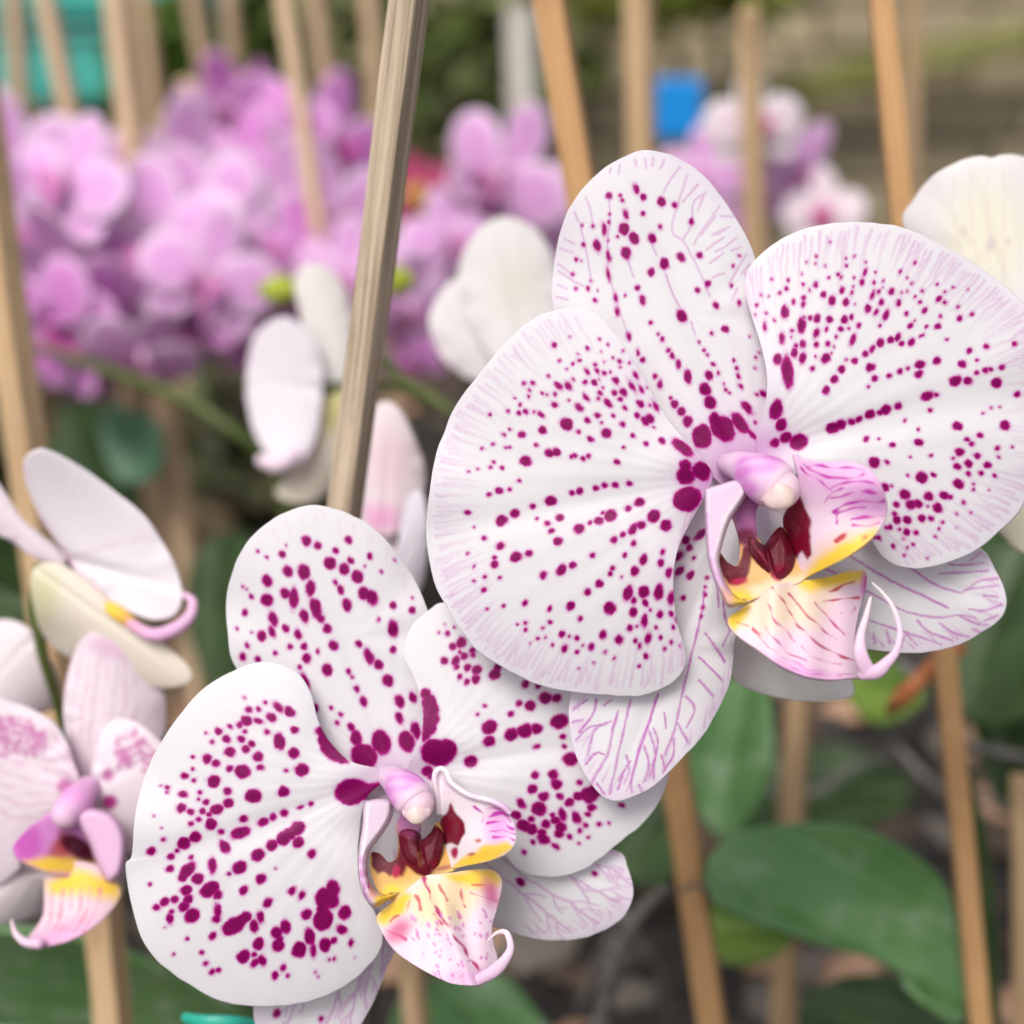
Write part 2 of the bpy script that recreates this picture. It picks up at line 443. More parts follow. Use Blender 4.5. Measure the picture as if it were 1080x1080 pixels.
def paint(x, y, base, layers):
    c = np.tile(np.asarray(base, float), (len(x), 1))
    jx = x + 0.8 * wob(x, y, 0.35, 21); jy = y + 0.8 * wob(x, y, 0.35, 22)
    for l in layers:
        if l[0] == 'P':   _, pts, col, soft = l; d = poly_sdf(jx, jy, pts)
        elif l[0] == 'B':
            _, bx, by, rx, ry, an, col, soft = l; a = math.radians(an); u = (jx - bx) * math.cos(a) + (jy - by) * math.sin(a)
            v = -(jx - bx) * math.sin(a) + (jy - by) * math.cos(a); d = (np.sqrt((u / rx) ** 2 + (v / ry) ** 2) - 1) * min(rx, ry)
        elif l[0] == 'L':
            _, pts, wd, col, soft = l; pts = open_spline(pts, max(4, len(pts) * 5)); d = np.full(x.shape, 1e9)
            lx = jx + 1.0 * wob(x, y, 0.16, 41); ly = jy + 1.0 * wob(x, y, 0.16, 42)
            for i in range(len(pts) - 1): d = np.minimum(d, seg_dist(lx, ly, pts[i], pts[i + 1])[0])
            d = d - wd * (0.55 + 0.5 * wob(x, y, 0.35, 31))
        k = (1 - sstep(-soft, soft, d))[:, None]
        c = c * (1 - k) + np.asarray(col) * k
    return c

def flesh(name, parent, outline, dfn, base, layers, thick=0.8, step=1.3, mat=None):
    x, y, f, O = cdt_fill(np.asarray(outline, float), step)
    edge = np.clip(-poly_sdf(x, y, O), 0, None)
    V = P(x, y, dfn(x, y, edge))
    o = mesh_obj(name, V, [f], mat or M_LIP, parent, {'tint': paint(x, y, base, layers)})
    solid(o, thick); return o

def tube(name, parent, path, mat, n=60, m=20, tintf=None, world=False, flat=1.0, cap=True):
    """path rows: px, py, depth, radius in px (or world x,y,z,r when world)."""
    q = open_spline(path, n)
    if world: pts = q[:, :3]; rr = q[:, 3]
    else: pts = P(q[:, 0], q[:, 1], q[:, 2]); rr = q[:, 3] * q[:, 2] / F
    rr = np.maximum(rr, 2e-5)
    tg = np.gradient(pts, axis=0); tg /= np.linalg.norm(tg, axis=1)[:, None] + 1e-12
    ref = -FW
    u = np.cross(tg, ref); u /= np.linalg.norm(u, axis=1)[:, None] + 1e-9
    v = np.cross(u, tg)
    if cap:      # rounded ends
        t = np.linspace(0, 1, 7)[:-1]
        def endcap(p, tv, r, uu, vv, sgn):
            P_, R_ = [], []
            for s in t: P_.append(p + sgn * tv * r * math.cos(s * math.pi / 2)); R_.append(r * math.sin(s * math.pi / 2) + 1e-6)
            return np.array(P_), np.array(R_)
        a, ra = endcap(pts[0], tg[0], rr[0], u, v, -1); b, rb = endcap(pts[-1], tg[-1], rr[-1], u, v, 1)
        pts = np.vstack([a, pts, b[::-1]]); rr = np.r_[ra, rr, rb[::-1]]
        u = np.vstack([np.tile(u[0], (len(a), 1)), u, np.tile(u[-1], (len(b), 1))])
        v = np.vstack([np.tile(v[0], (len(a), 1)), v, np.tile(v[-1], (len(b), 1))])
    K = len(pts); th = np.linspace(0, 2 * math.pi, m, endpoint=False)
    V = pts[:, None] + rr[:, None, None] * (np.cos(th)[None, :, None] * u[:, None] + flat * np.sin(th)[None, :, None] * v[:, None])
    i = np.arange(m); j = (i + 1) % m
    fs = np.vstack([np.c_[k * m + i, k * m + j, (k + 1) * m + j, (k + 1) * m + i] for k in range(K - 1)])
    V = np.vstack([V.reshape(-1, 3), pts[:1], pts[-1:]])
    c0, c1 = K * m, K * m + 1
    tri = np.vstack([np.c_[np.full(m, c0), j, i], np.c_[np.full(m, c1), (K - 1) * m + i, (K - 1) * m + j]])
    at = {}
    if tintf is not None:
        tt = np.r_[np.repeat(np.linspace(0, 1, K), m), 0, 1]; aa = np.r_[np.tile(th, K), 0, 0]
        at['tint'] = tintf(tt, aa)
    return mesh_obj(name, V, [fs, tri], mat, parent, at)

def ramp(tt, stops):
    ks = [s[0] for s in stops]; return np.c_[[np.interp(tt, ks, [s[1][q] for s in stops]) for q in range(3)]].T

# ================================================================== RIGHT FLOWER (in focus)
fr = thing('orchid_flower', 'large white orchid flower with small magenta speckles, overlapping the blotched bloom', 'orchid', P1(790, 505, 0.290), 'magenta speckled white orchid flowers in focus')
BR = (775, 490)
def drawn(lines, ox, oy, k, strength, seed, wd=0.9, dots=True):
    r = random.Random(seed); L = []
    for l in lines:
        p = np.array(T(l, ox, oy, k)); ln = np.linalg.norm(np.diff(p, axis=0), axis=1).sum()
        q = open_spline(p, max(5, int(ln / 4.5))); q = q + np.array([[r.uniform(-0.35, 0.35), r.uniform(-0.35, 0.35)] for _ in q])
        L.append((q, wd * r.uniform(0.85, 1.15), strength * r.uniform(0.8, 1.05), strength * r.uniform(0.75, 1.0), dots))
    return L
DSV = drawn([[(1078, 225), (1012, 318), (985, 362)], [(1062, 262), (1010, 330)], [(960, 118), (935, 200), (908, 290), (915, 330), (945, 350), (975, 400), (1010, 470), (1042, 548)], [(1030, 178), (985, 212), (977, 290), (947, 348)], [(935, 88), (892, 148), (876, 182)], [(1000, 150), (945, 212)],
              [(880, 62), (866, 92)], [(840, 56), (837, 82)], [(810, 58), (816, 92)], [(775, 60), (780, 84)], [(720, 82), (717, 112)], [(690, 92), (684, 108)], [(600, 198), (616, 240), (627, 292)], [(580, 290), (600, 380), (615, 470), (619, 492)], [(524, 345), (562, 362)], [(508, 378), (556, 392)], [(500, 432), (552, 470)], [(504, 460), (550, 490), (596, 512)],
              [(500, 508), (532, 522)], [(494, 550), (536, 560)], [(560, 250), (572, 280)], [(1090, 310), (1050, 332)], [(1090, 340), (1030, 382)], [(1090, 395), (1040, 432)], [(1090, 465), (1050, 482)], [(835, 360), (852, 402)], [(885, 470), (905, 530), (936, 588)], [(975, 640), (992, 690)], [(1020, 190), (1000, 240)], [(750, 420), (770, 480)], [(683, 200), (686, 290), (676, 360), (682, 470), (706, 550), (750, 690)]], 440, 150, 3.375, 0.52, 8, 0.8, False) + \
      drawn([[(0, 262), (42, 266)], [(58, 338), (22, 368), (-20, 390)], [(92, 400), (60, 452), (30, 505)], [(104, 436), (74, 470)], [(72, 374), (40, 384)], [(84, 462), (100, 505)], [(30, 300), (-10, 330)], [(118, 470), (100, 520)], [(60, 520), (40, 560)]], 760, 150, 3.375, 0.52, 9, 0.8, False)
R_DORSAL = Z('683,191,10 723,190,6 732,208,7 780,168,10,1.7 805,197,10 869,212,15 917,222,10 743,256,9,1.8 803,256,8 686,256,4 682,287,6 627,300,7 665,309,9,2.2 712,338,5 736,309,18 772,343,17,1.3 744,395,18,1.2 837,342,13,1.4 866,302,8 976,284,10 642,369,13,1.7 591,367,6 677,350,4 681,404,8,2.2 567,417,6 585,423,3 585,296,4 553,470,6 1006,403,10,1.3 939,410,13,1.3 880,433,17,1.2 834,463,13 681,470,8,2.5 619,493,5 609,521,7 565,520,6 643,526,3 634,562,7 707,553,8,2 711,604,8,1.8 784,518,9 802,562,11,1.5 740,545,4 1034,504,9 997,528,9 1064,580,9,1.3 942,620,18,1.3 1048,680,7 831,642,7 858,682,5 873,702,8 753,692,8,1.6 786,748,6,1.8 803,775,8 893,740,8 908,760,8,1.5 930,788,10,1.6 963,834,14,1.8 1003,711,5 1022,739,5 1033,757,5 1055,790,6 1072,822,6 846,834,7 865,862,9,1.8 1037,830,14,1.2 1025,879,19,1.2 1042,926,22,1.1 903,910,7 916,932,14 941,958,15 963,994,17 1014,1048,35,1.2 1075,1015,30,1.4', 440, 150) + \
    Z('17,665,12 48,777,6 57,805,6 63,830,6,1.8 72,870,7,1.6 66,573,8 45,440,6 67,403,4 38,511,6 95,946,14,1.9 152,895,10,1.6 128,899,6 68,1000,22,1.9 106,1035,9,3 123,1000,6 10,860,5 20,880,6 31,893,5 103,692,4 126,768,4 123,803,4 137,750,4 15,1020,34,1.4 -20,990,20,1.3', 760, 150)
dors = [(659, 165), (677, 159), (700, 161), (724, 172), (748, 192), (769, 220), (786, 248), (797, 274), (806, 320), (815, 380), (818, 450), (812, 510), (770, 518), (722, 470), (660, 420), (612, 372), (585, 330), (583, 290), (592, 240), (611, 204), (637, 177)]
petal('dorsal_sepal', fr, dors, (785, 500), (660, 165), 115, relief((785, 500), (665, 165), 115, 0.2860, a=3, b=-1, c=2.5, crease=1.0, rip=0.5, ph=1, curl=0.6), R_DORSAL,
      lambda O: DSV, edge=0.16, throat=0.8, throat_r=50, center=(700, 320), fk=-0.8)

R_LEFT = Z('487,723,9 607,735,7 545,692,3 648,703,4 680,720,5 655,746,3 733,746,4 506,778,6 573,753,4 577,778,6 555,788,5 531,808,4 634,790,6 665,781,3 696,768,5 721,778,7 755,786,5 605,817,7,1.8 640,815,6,2 666,822,7 687,817,4 722,800,4 778,831,8,1.7 466,834,6 555,845,6 598,855,9 629,855,10 707,849,11,1.4 649,846,3 662,872,4 380,858,8 413,857,8 398,883,6 396,905,6 447,892,6 462,899,5 503,868,11,1.6 539,868,8,2 490,897,6 489,934,10 540,919,4 602,907,8,1.8 651,893,9 645,916,6 703,893,9 734,890,12,1.3 722,916,8 765,868,7,3.2 796,878,6,2 818,873,3 680,928,11,1.7 739,945,8 577,944,11,1.4 849,940,8,2.4 828,935,5 795,933,11,1.4 784,972,10 806,987,9 827,985,16 815,998,12 841,1015,4 642,973,10 606,988,9 657,997,4 698,971,6 732,1004,10 323,957,6 366,933,6 363,963,8 386,958,9 415,963,5 441,968,9,1.6 349,912,4 532,1004,22 447,1025,13 373,1041,11 574,1029,7 673,1036,17 308,1042,7 330,1022,5 260,968,6', 440, 150) + \
    Z('424,65,7 574,17,7 617,44,8,1.4 768,33,8 814,60,9 871,50,10 735,72,6 945,75,20,2.2,38 472,94,14 495,92,15 550,107,7 561,103,8 590,113,9 611,104,8 711,126,9 386,123,18 273,126,7 302,145,7 261,145,6 215,149,5 183,160,4 328,73,5 315,74,5 269,62,6 231,78,5 289,228,12 257,241,7 330,221,7 363,193,7 550,235,10 579,230,11 636,218,10 667,210,10 705,208,11 754,203,10 475,263,18 410,284,9 347,308,15 301,334,18 180,306,10 508,323,12 425,327,5 465,344,10 477,373,9 501,407,13,1.2 577,364,17 616,342,8 647,335,14 688,317,19,1.2 660,307,6 751,291,11 791,269,16,1.2 842,319,21 886,351,19 955,140,20 955,177,29 1012,158,31 962,258,43,1.2,-20 699,402,11 732,384,10 769,364,16,1.3 798,350,14,1.3 238,396,9 296,424,13 275,490,13 276,467,8 352,464,18,1.15 396,451,12,1.3 180,452,5 203,497,5 240,534,6 295,539,6 202,550,5 238,581,8 203,357,4 449,529,13 513,510,16,1.3 552,494,12 623,457,9 739,457,9 769,414,10 804,473,15,1.2 874,446,7,1.5 867,485,12 894,521,11,1.6 774,514,15 696,503,9 688,525,8 728,535,4 648,559,13 605,588,12 545,639,14 382,629,10 307,638,7 250,650,5 471,648,8,1.4 750,592,16,1.7 770,618,10 807,588,19,1.2 859,589,17,1.7 904,611,11,2 685,646,20,1.15 813,628,11 831,652,6 769,660,12,1.3 863,668,12 904,666,10 924,687,5,2 809,692,12,1.9 757,718,11 783,711,5 852,715,7 912,715,8 580,684,9 472,695,7 447,717,4 384,698,6 386,723,6 358,702,4 514,738,10 429,754,6 401,770,4 544,748,5 568,752,7 660,740,12,1.3 719,757,14,1.2 777,760,9 793,780,6,1.8 822,753,10,2 867,750,8 904,766,7 935,781,4 881,792,6 815,816,10 790,853,6 701,824,5 670,803,6 619,786,11 589,777,5 524,789,10,1.3 570,804,7 482,776,6 628,842,4 575,860,4 457,752,4', 440, 450)
lpet = [(582, 328), (615, 324), (632, 332), (653, 357), (677, 396), (699, 434), (724, 467), (744, 488), (752, 505), (737, 536), (720, 565), (712, 592), (711, 618), (714, 654), (721, 681), (723, 699), (716, 714), (698, 727), (671, 735), (633, 733), (582, 727), (538, 708), (499, 681), (467, 634), (455, 604), (450, 563), (453, 522), (459, 480), (470, 452), (480, 430), (499, 402), (529, 366), (556, 341)]
petal('petal', fr, lpet, (755, 505), (455, 560), 210, relief((755, 505), (455, 560), 210, 0.2815, a=-4, b=7, c=3.2, side=-0.5, crease=1.3, rip=0.9, k=5, ph=0.5, curl=0.5), R_LEFT,
      lambda O: edge_veins(O, (755, 505), 0.26, 1.02, 130, 42, 0.38, 13, 1.0, tip=(455, 560), fk=1.7) + edge_veins(O, (755, 505), 0.55, 0.75, 14, 46, 0.45, 14, 0.85, 0.5, (455, 560), 1.3), fk=2.0,
      edge=0.13, throat=0.7, throat_r=34, center=(595, 530))

R_RIGHT = Z('183,487,5 144,546,4 170,548,4 241,491,6 235,521,8 211,537,5 293,508,6 318,527,5 340,506,8,1.3 289,467,4 306,427,4 340,405,4 338,430,4 373,440,4 385,480,5 390,357,4 419,470,7 429,481,5 447,440,6 478,405,4 446,413,4 433,527,9,1.3 467,535,6,1.8 471,512,4 514,463,7,2 504,498,8,1.5 475,482,5 516,426,5 546,498,7 551,462,4 580,494,5 577,516,4 563,533,7 541,543,8,2 608,531,11 572,569,10 525,594,12 447,570,12 396,565,11,1.7 367,543,9,1.3 477,577,4 295,553,8 293,577,8,1.5 260,568,8 230,605,13,1.8 129,580,6 123,613,4 162,610,6 192,633,6 158,655,8,2 288,652,15,1.8 318,626,8 343,627,13 299,624,5 388,632,11 441,631,13,1.2 467,623,8 428,666,8 376,665,8,1.4 341,681,10,1.7 253,671,6 252,693,4 218,698,11,1.9 292,718,10,1.5 270,725,7 263,751,11,1.6 203,773,16,1.2 238,817,20,2.9,84 292,770,12,1.6 326,806,9 375,771,16,1.2 342,722,9 380,717,8 337,763,4 411,692,6 405,727,4 395,750,4 471,703,10,2.1 493,652,9 456,660,5 567,653,7 588,614,9,2.2 554,606,8,1.6 633,572,9,1.5 645,534,4 639,461,7 664,484,4 665,530,4 691,430,6 680,502,5 710,571,6 693,552,5 662,611,8 675,651,8 691,637,4 680,712,12 643,717,8 632,693,13 606,703,12 567,714,13 539,735,9,1.7 514,754,10 477,778,10 448,775,5 430,809,13 405,844,13 376,884,13 533,803,15 550,842,11 599,832,9 525,868,6 639,817,9 666,804,7 711,791,15 706,825,14 712,690,5 724,686,5 773,655,11 783,620,6 727,598,8,1.4 716,527,6 777,558,8,1.5 798,569,7 798,531,6 770,505,6 828,517,4 850,627,10 895,611,8 846,587,5 881,525,4 885,742,11 946,727,9 1047,719,9 806,703,5 733,658,5 770,778,13 861,789,13 912,776,5 836,849,19 881,850,14 911,821,8 945,812,8,1.5 960,808,7 1000,801,11 982,856,16 1056,897,11 735,904,15,1.5 768,899,8 746,955,8 633,938,13 587,954,16,1.3 568,963,10 533,969,16 493,986,12 467,995,12 427,1005,16 399,1017,20 655,990,6 705,1024,5 962,947,5 995,941,4 935,965,4 843,1011,16 1013,1008,16 198,952,22,1.6 216,1007,20,1.2 233,1052,20 278,1067,27,1.2 192,1070,15', 760, 150) + \
    Z('519,43,9 563,42,4 611,67,9 705,57,14 923,32,10 878,45,8 893,61,9 851,91,15 912,102,11 827,111,6 985,77,8 1038,72,5 990,107,6 843,142,11 882,132,13 949,136,11 882,168,9 927,166,8 976,174,7 846,203,17 748,103,6 675,107,4 547,128,18 594,126,8 716,180,18,1.15 757,171,9 665,175,6 585,217,14 609,211,5 656,242,17 677,279,16 704,274,14 742,249,15 796,244,15 817,251,7 772,290,16 737,284,5 866,271,8 841,310,6 900,225,5 900,205,4 956,226,3 892,304,4 626,276,11 618,313,9 627,333,13 665,331,14 716,326,13 750,326,9 789,341,7 605,357,9 590,360,8 635,366,6 663,376,12 696,376,8 563,395,8 548,396,6 615,424,8 663,430,5 685,421,6 765,390,4 778,365,4 840,358,3 738,470,4 654,458,4 651,400,4', 760, 450)
rpet = [(798, 464), (806, 430), (809, 402), (804, 369), (793, 334), (785, 304), (790, 283), (804, 267), (825, 251), (855, 240), (887, 235), (923, 235), (953, 240), (991, 256), (1027, 277), (1056, 298), (1082, 322), (1102, 355), (1112, 400), (1110, 450), (1098, 500), (1080, 530), (1071, 545), (1050, 565), (1027, 582), (997, 594), (973, 599), (950, 598), (932, 589), (919, 570), (895, 535), (850, 505), (805, 486)]
petal('petal', fr, rpet, (795, 480), (1110, 400), 190, relief((795, 480), (1110, 400), 190, 0.2820, a=-5, b=9, c=3.0, side=0.8, crease=1.2, rip=0.8, k=6, ph=2.5, curl=0.5), R_RIGHT,
      lambda O: edge_veins(O, (795, 480), 0.14, 0.80, 104, 48, 0.42, 15, 1.0, tip=(1110, 400), fk=1.6) + edge_veins(O, (795, 480), 0.34, 0.52, 16, 62, 0.5, 16, 0.85, 0.4, (1110, 400), 1.5), fk=1.8,
      edge=0.13, throat=0.7, throat_r=34, center=(930, 415))

LSV = drawn([[(985, 595), (960, 680), (935, 740), (910, 830), (895, 900), (900, 930)], [(850, 640), (830, 710), (815, 790), (770, 870), (755, 900)], [(773, 600), (762, 650), (712, 715)], [(825, 678), (770, 705), (748, 770), (742, 800)],
             [(975, 700), (992, 750), (980, 820), (976, 880)], [(943, 765), (960, 830), (948, 890)], [(895, 600), (858, 760), (832, 880), (820, 935)], [(740, 600), (690, 635)], [(800, 620), (830, 600)], [(690, 680), (725, 672)], [(700, 745), (745, 700), (790, 690)], [(735, 830), (770, 790), (800, 795)],
             [(1050, 740), (1045, 800), (1010, 860)], [(1015, 650), (1020, 700)], [(870, 860), (850, 920)], [(925, 905), (940, 935)], [(775, 900), (800, 935)], [(880, 800), (890, 850), (870, 900)], [(1005, 800), (1020, 850)]], 400, 560, 3.375, 0.95, 3) + \
      drawn([[(252, -40), (248, 0), (235, 60), (215, 140), (190, 250), (175, 320), (150, 385)], [(133, 225), (100, 330), (70, 420), (62, 465)], [(205, 232), (228, 262), (206, 312)], [(238, 130), (270, 160), (300, 192)], [(255, 70), (285, 110), (305, 142)], [(240, 190), (275, 230)], [(300, -40), (305, 20), (318, 60)], [(285, -60), (290, 0)], [(320, 60), (300, 100)], [(182, 300), (210, 350)], [(110, 320), (125, 380), (110, 440)], [(60, 400), (30, 450)]], 640, 640, 2.4545, 0.95, 4)
RSV = drawn([[(430, 440), (540, 510), (610, 550), (700, 592), (810, 645)], [(520, 585), (620, 640), (680, 665), (780, 680), (850, 670), (905, 682)], [(520, 685), (620, 720), (720, 752), (785, 775)], [(640, 480), (690, 512), (760, 560), (850, 590), (880, 578), (985, 566)], [(780, 525), (830, 521), (950, 513)], [(815, 490), (870, 492), (935, 484)], [(885, 650), (940, 655), (1000, 632)],
             [(880, 578), (920, 550), (985, 540)], [(700, 690), (740, 730), (825, 762)], [(780, 700), (830, 735), (885, 748)], [(545, 735), (550, 770)], [(590, 722), (602, 770)], [(640, 785), (655, 742)], [(850, 672), (905, 700), (950, 705)], [(935, 600), (985, 605)], [(885, 480), (925, 450)], [(700, 500), (740, 490)], [(900, 720), (930, 735)], [(940, 690), (985, 672)], [(660, 735), (700, 780)], [(370, 505), (410, 522)]], 760, 450, 3.375, 0.85, 5)
lsep = [(735, 512), (750, 490), (800, 500), (812, 570), (800, 610), (785, 640), (776, 673), (774, 693), (767, 727), (747, 768), (722, 797), (705, 815), (689, 829), (668, 840), (652, 845), (640, 843), (629, 834), (618, 818), (607, 795), (601, 764), (601, 736), (620, 690), (660, 640), (700, 580)]
SL = Z('1010,382,12,2.4 955,405,14 970,430,11 985,468,7 930,460,13,1.6 935,515,12,1.7 970,528,12,1.3 947,610,9 1033,538,6 1026,572,5 1026,600,6 1016,643,7 1012,676,6', 440, 450)
petal('lateral_sepal', fr, lsep, (780, 530), (640, 840), 90, relief((780, 530), (645, 840), 90, 0.2895, a=0, b=0, c=2.5, crease=0.8, rip=0.6, ph=0.3, curl=0.3), SL,
      lambda O: LSV + edge_veins(O, (775, 540), 0.3, 0.75, 26, 24, 0.5, 71, 0.8, 0.25, (645, 840), 1.0), edge=0.30, throat=0.1, center=(705, 700))
rsep = [(790, 520), (830, 520), (880, 535), (950, 555), (1010, 565), (1037, 580), (1050, 601), (1059, 622), (1061, 640), (1053, 655), (1033, 669), (1012, 680), (985, 687), (950, 688), (900, 680), (850, 650), (810, 600), (788, 560)]
petal('lateral_sepal', fr, rsep, (790, 530), (1060, 640), 80, relief((790, 530), (1060, 640), 80, 0.2900, a=1, b=1, c=2.0, crease=0.8, rip=0.6, ph=1.3, curl=0.3), Z('700,300,3', 760, 450),
      lambda O: RSV + edge_veins(O, (800, 535), 0.2, 0.7, 24, 24, 0.5, 72, 0.8, 0.25, (1060, 640), 1.0), edge=0.30, throat=0.1, center=(930, 610))

# ---- lip of the right flower, read off the enlargement at (690,440) x3.857
def z5(pts): return T(pts, 690, 440, 3.857)
def b5(x, y): return (690 + x / 3.857, 440 + y / 3.857)
YEL = (0.86, 0.58, 0.06); MAR = (0.125, 0.002, 0.012); PINK = (0.76, 0.40, 0.66); PALE = (0.84, 0.74, 0.80)
MAG = (0.50, 0.04, 0.40); CREAM = (0.82, 0.66, 0.50); ORNG = (0.72, 0.36, 0.12); REDL = (0.40, 0.01, 0.06)
lip = thing('lip', '', '', (0, 0, 0)); lip.parent = fr
for k in ('label', 'category'): del lip[k]
def vL(pts, w_, col=MAG, s=1.0): return ('L', z5(pts), w_ / 3.857, col, s)
# throat floor
thr = z5([(262, 548), (300, 590), (335, 605), (348, 560), (346, 500), (326, 430), (312, 395), (320, 340), (380, 310), (440, 330), (414, 385), (418, 470), (434, 508), (448, 518), (480, 480), (515, 448), (545, 470), (600, 560), (640, 600), (600, 668), (480, 705), (385, 750), (320, 745), (275, 660)])
flesh('throat', lip, thr, lambda x, y, e: 0.2792 - 0.0012 * np.exp(-(((x - 815) / 20) ** 2 + ((y - 585) / 22) ** 2)) - 0.00010 * np.clip(y - 570, 0, 60), (0.76, 0.42, 0.16),
      [('P', z5([(380, 700), (480, 655), (620, 640), (600, 700), (480, 740), (390, 780)]), (0.82, 0.62, 0.42), 6)] +
      [('P', z5([(250, 520), (300, 590), (345, 600), (360, 540), (385, 480), (410, 480), (440, 520), (515, 440), (560, 480), (575, 560), (560, 620), (510, 665), (480, 650), (440, 590), (400, 540), (392, 600), (375, 660), (340, 685), (300, 680), (260, 620)]), MAR, 2.0),
       ('P', z5([(290, 300), (450, 300), (430, 480), (370, 520), (330, 470)]), (0.40, 0.13, 0.32), 5.0), ('B', *b5(375, 490), 12, 10, 0, (0.15, 0.01, 0.05), 6),
       ('B', *b5(345, 670), 9, 3.5, -10, REDL, 2.0), ('B', *b5(505, 640), 6, 6, 0, REDL, 3.0),
       ('B', *b5(340, 735), 16, 8, 0, YEL, 4)], 0.8, 1.2)
cal_o = z5([(383, 492), (398, 488), (425, 505), (450, 518), (478, 478), (515, 446), (548, 492), (572, 552), (562, 618), (522, 660), (482, 662), (448, 625), (412, 585), (388, 545)])
flesh('callus', lip, cal_o, lambda x, y, e: 0.2772 - 0.0016 * np.clip(e / 9, 0, 1) ** 0.8 - 0.0016 * sstep(565, 600, y) - 0.0006 * np.exp(-((x - 827) / 6) ** 2) + 0.0011 * np.exp(-((x - 806 - (y - 570) * 0.25) / 2.5) ** 2), (0.115, 0.002, 0.014),
      [('B', *b5(520, 625), 8, 7, 0, (0.22, 0.003, 0.03), 5), ('L', z5([(400, 500), (440, 560), (490, 650)]), 1.6, (0.24, 0.03, 0.06), 2), ('B', *b5(450, 520), 9, 5, 0, (0.07, 0.002, 0.014), 4)], 0.8, 1.2)
# right side lobe: rises from the throat and flares towards the viewer
rl = z5([(562, 152), (600, 166), (700, 181), (800, 178), (870, 205), (915, 260), (946, 340), (942, 412), (900, 475), (850, 522), (780, 572), (700, 612), (640, 640), (600, 662), (570, 640), (545, 560), (528, 470), (525, 400), (560, 340), (585, 300), (583, 240)])
def rl_d(x, y, e):
    t = np.clip((x - 826) / 110, -0.1, 1)
    return 0.2800 - 0.013 * np.sin(np.clip(t, 0, 1) * 1.75) + 0.0012 * np.sin(y / 12.0) * t + 0.004 * np.clip((500 - y) / 30, 0, 1) * t
veins_rl = [vL([(600, 190), (680, 230), (760, 250), (850, 235)], 6), vL([(620, 200), (700, 205), (790, 205), (850, 215)], 5), vL([(700, 290), (760, 270), (830, 265), (900, 275)], 6),
            vL([(720, 330), (790, 315), (850, 300), (915, 310)], 7), vL([(735, 390), (780, 355), (850, 345), (930, 340)], 7), vL([(740, 430), (745, 395), (790, 375), (860, 365)], 7),
            vL([(800, 420), (850, 400), (900, 405), (930, 400)], 6), vL([(810, 440), (870, 435), (910, 430)], 6), vL([(590, 200), (640, 240), (690, 260), (720, 300)], 5), vL([(690, 350), (720, 310), (760, 290)], 4)]
flesh('side_lobe', lip, rl, rl_d, (0.80, 0.62, 0.75),
      [('B', *b5(720, 240), 45, 22, 10, (0.72, 0.42, 0.67), 22), ('B', *b5(880, 330), 22, 26, 0, (0.68, 0.36, 0.63), 14), ('P', z5([(610, 640), (660, 520), (780, 440), (900, 420), (900, 480), (720, 620)]), (0.80, 0.56, 0.52), 12),
       ('P', z5([(600, 665), (640, 600), (740, 520), (820, 490), (900, 450), (900, 480), (850, 540), (720, 620), (640, 660)]), YEL, 6.5),
       ('P', z5([(590, 315), (615, 370), (640, 420), (632, 500), (640, 560), (625, 580), (600, 545), (575, 580), (565, 560), (540, 520), (520, 470), (522, 400), (560, 350)]), (0.20, 0.002, 0.022), 1.8),
       ('B', *b5(568, 625), 4, 9, 0, (0.45, 0.12, 0.10), 3), ('B', *b5(760, 490), 7, 3, -30, (0.50, 0.06, 0.08), 1.5), ('B', *b5(740, 505), 3, 2.4, 0, (0.48, 0.05, 0.10), 1.2), ('B', *b5(860, 490), 4, 2, -40, (0.6, 0.2, 0.1), 2)] + veins_rl, 0.9)
# left side lobe: a narrow rolled strap, its back to the viewer
ll = z5([(205, 310), (218, 288), (270, 272), (325, 256), (362, 262), (382, 285), (376, 318), (350, 358), (318, 405), (296, 455), (278, 520), (266, 575), (274, 622), (300, 690), (345, 735), (390, 748), (350, 765), (300, 772), (270, 720), (237, 650), (216, 560), (208, 450)])
flesh('side_lobe', lip, ll, lambda x, y, e: 0.2690 + 0.00011 * np.clip(600 - y, -50, 100) * 0.4 + 0.0022 * np.clip(1 - e / 5, 0, 1) ** 2 + 0.00006 * np.clip(x - 755, -20, 60), (0.80, 0.62, 0.78),
      [('L', z5([(372, 290), (330, 350), (290, 420), (270, 500), (262, 590)]), 5, PALE, 3), ('L', z5([(215, 400), (225, 540), (250, 640), (290, 720)]), 3.0, (0.70, 0.42, 0.68), 4),
       ('B', *b5(340, 745), 13, 7, 15, YEL, 3.5), ('B', *b5(295, 735), 6, 12, -25, (0.74, 0.42, 0.35), 4)], 0.9)
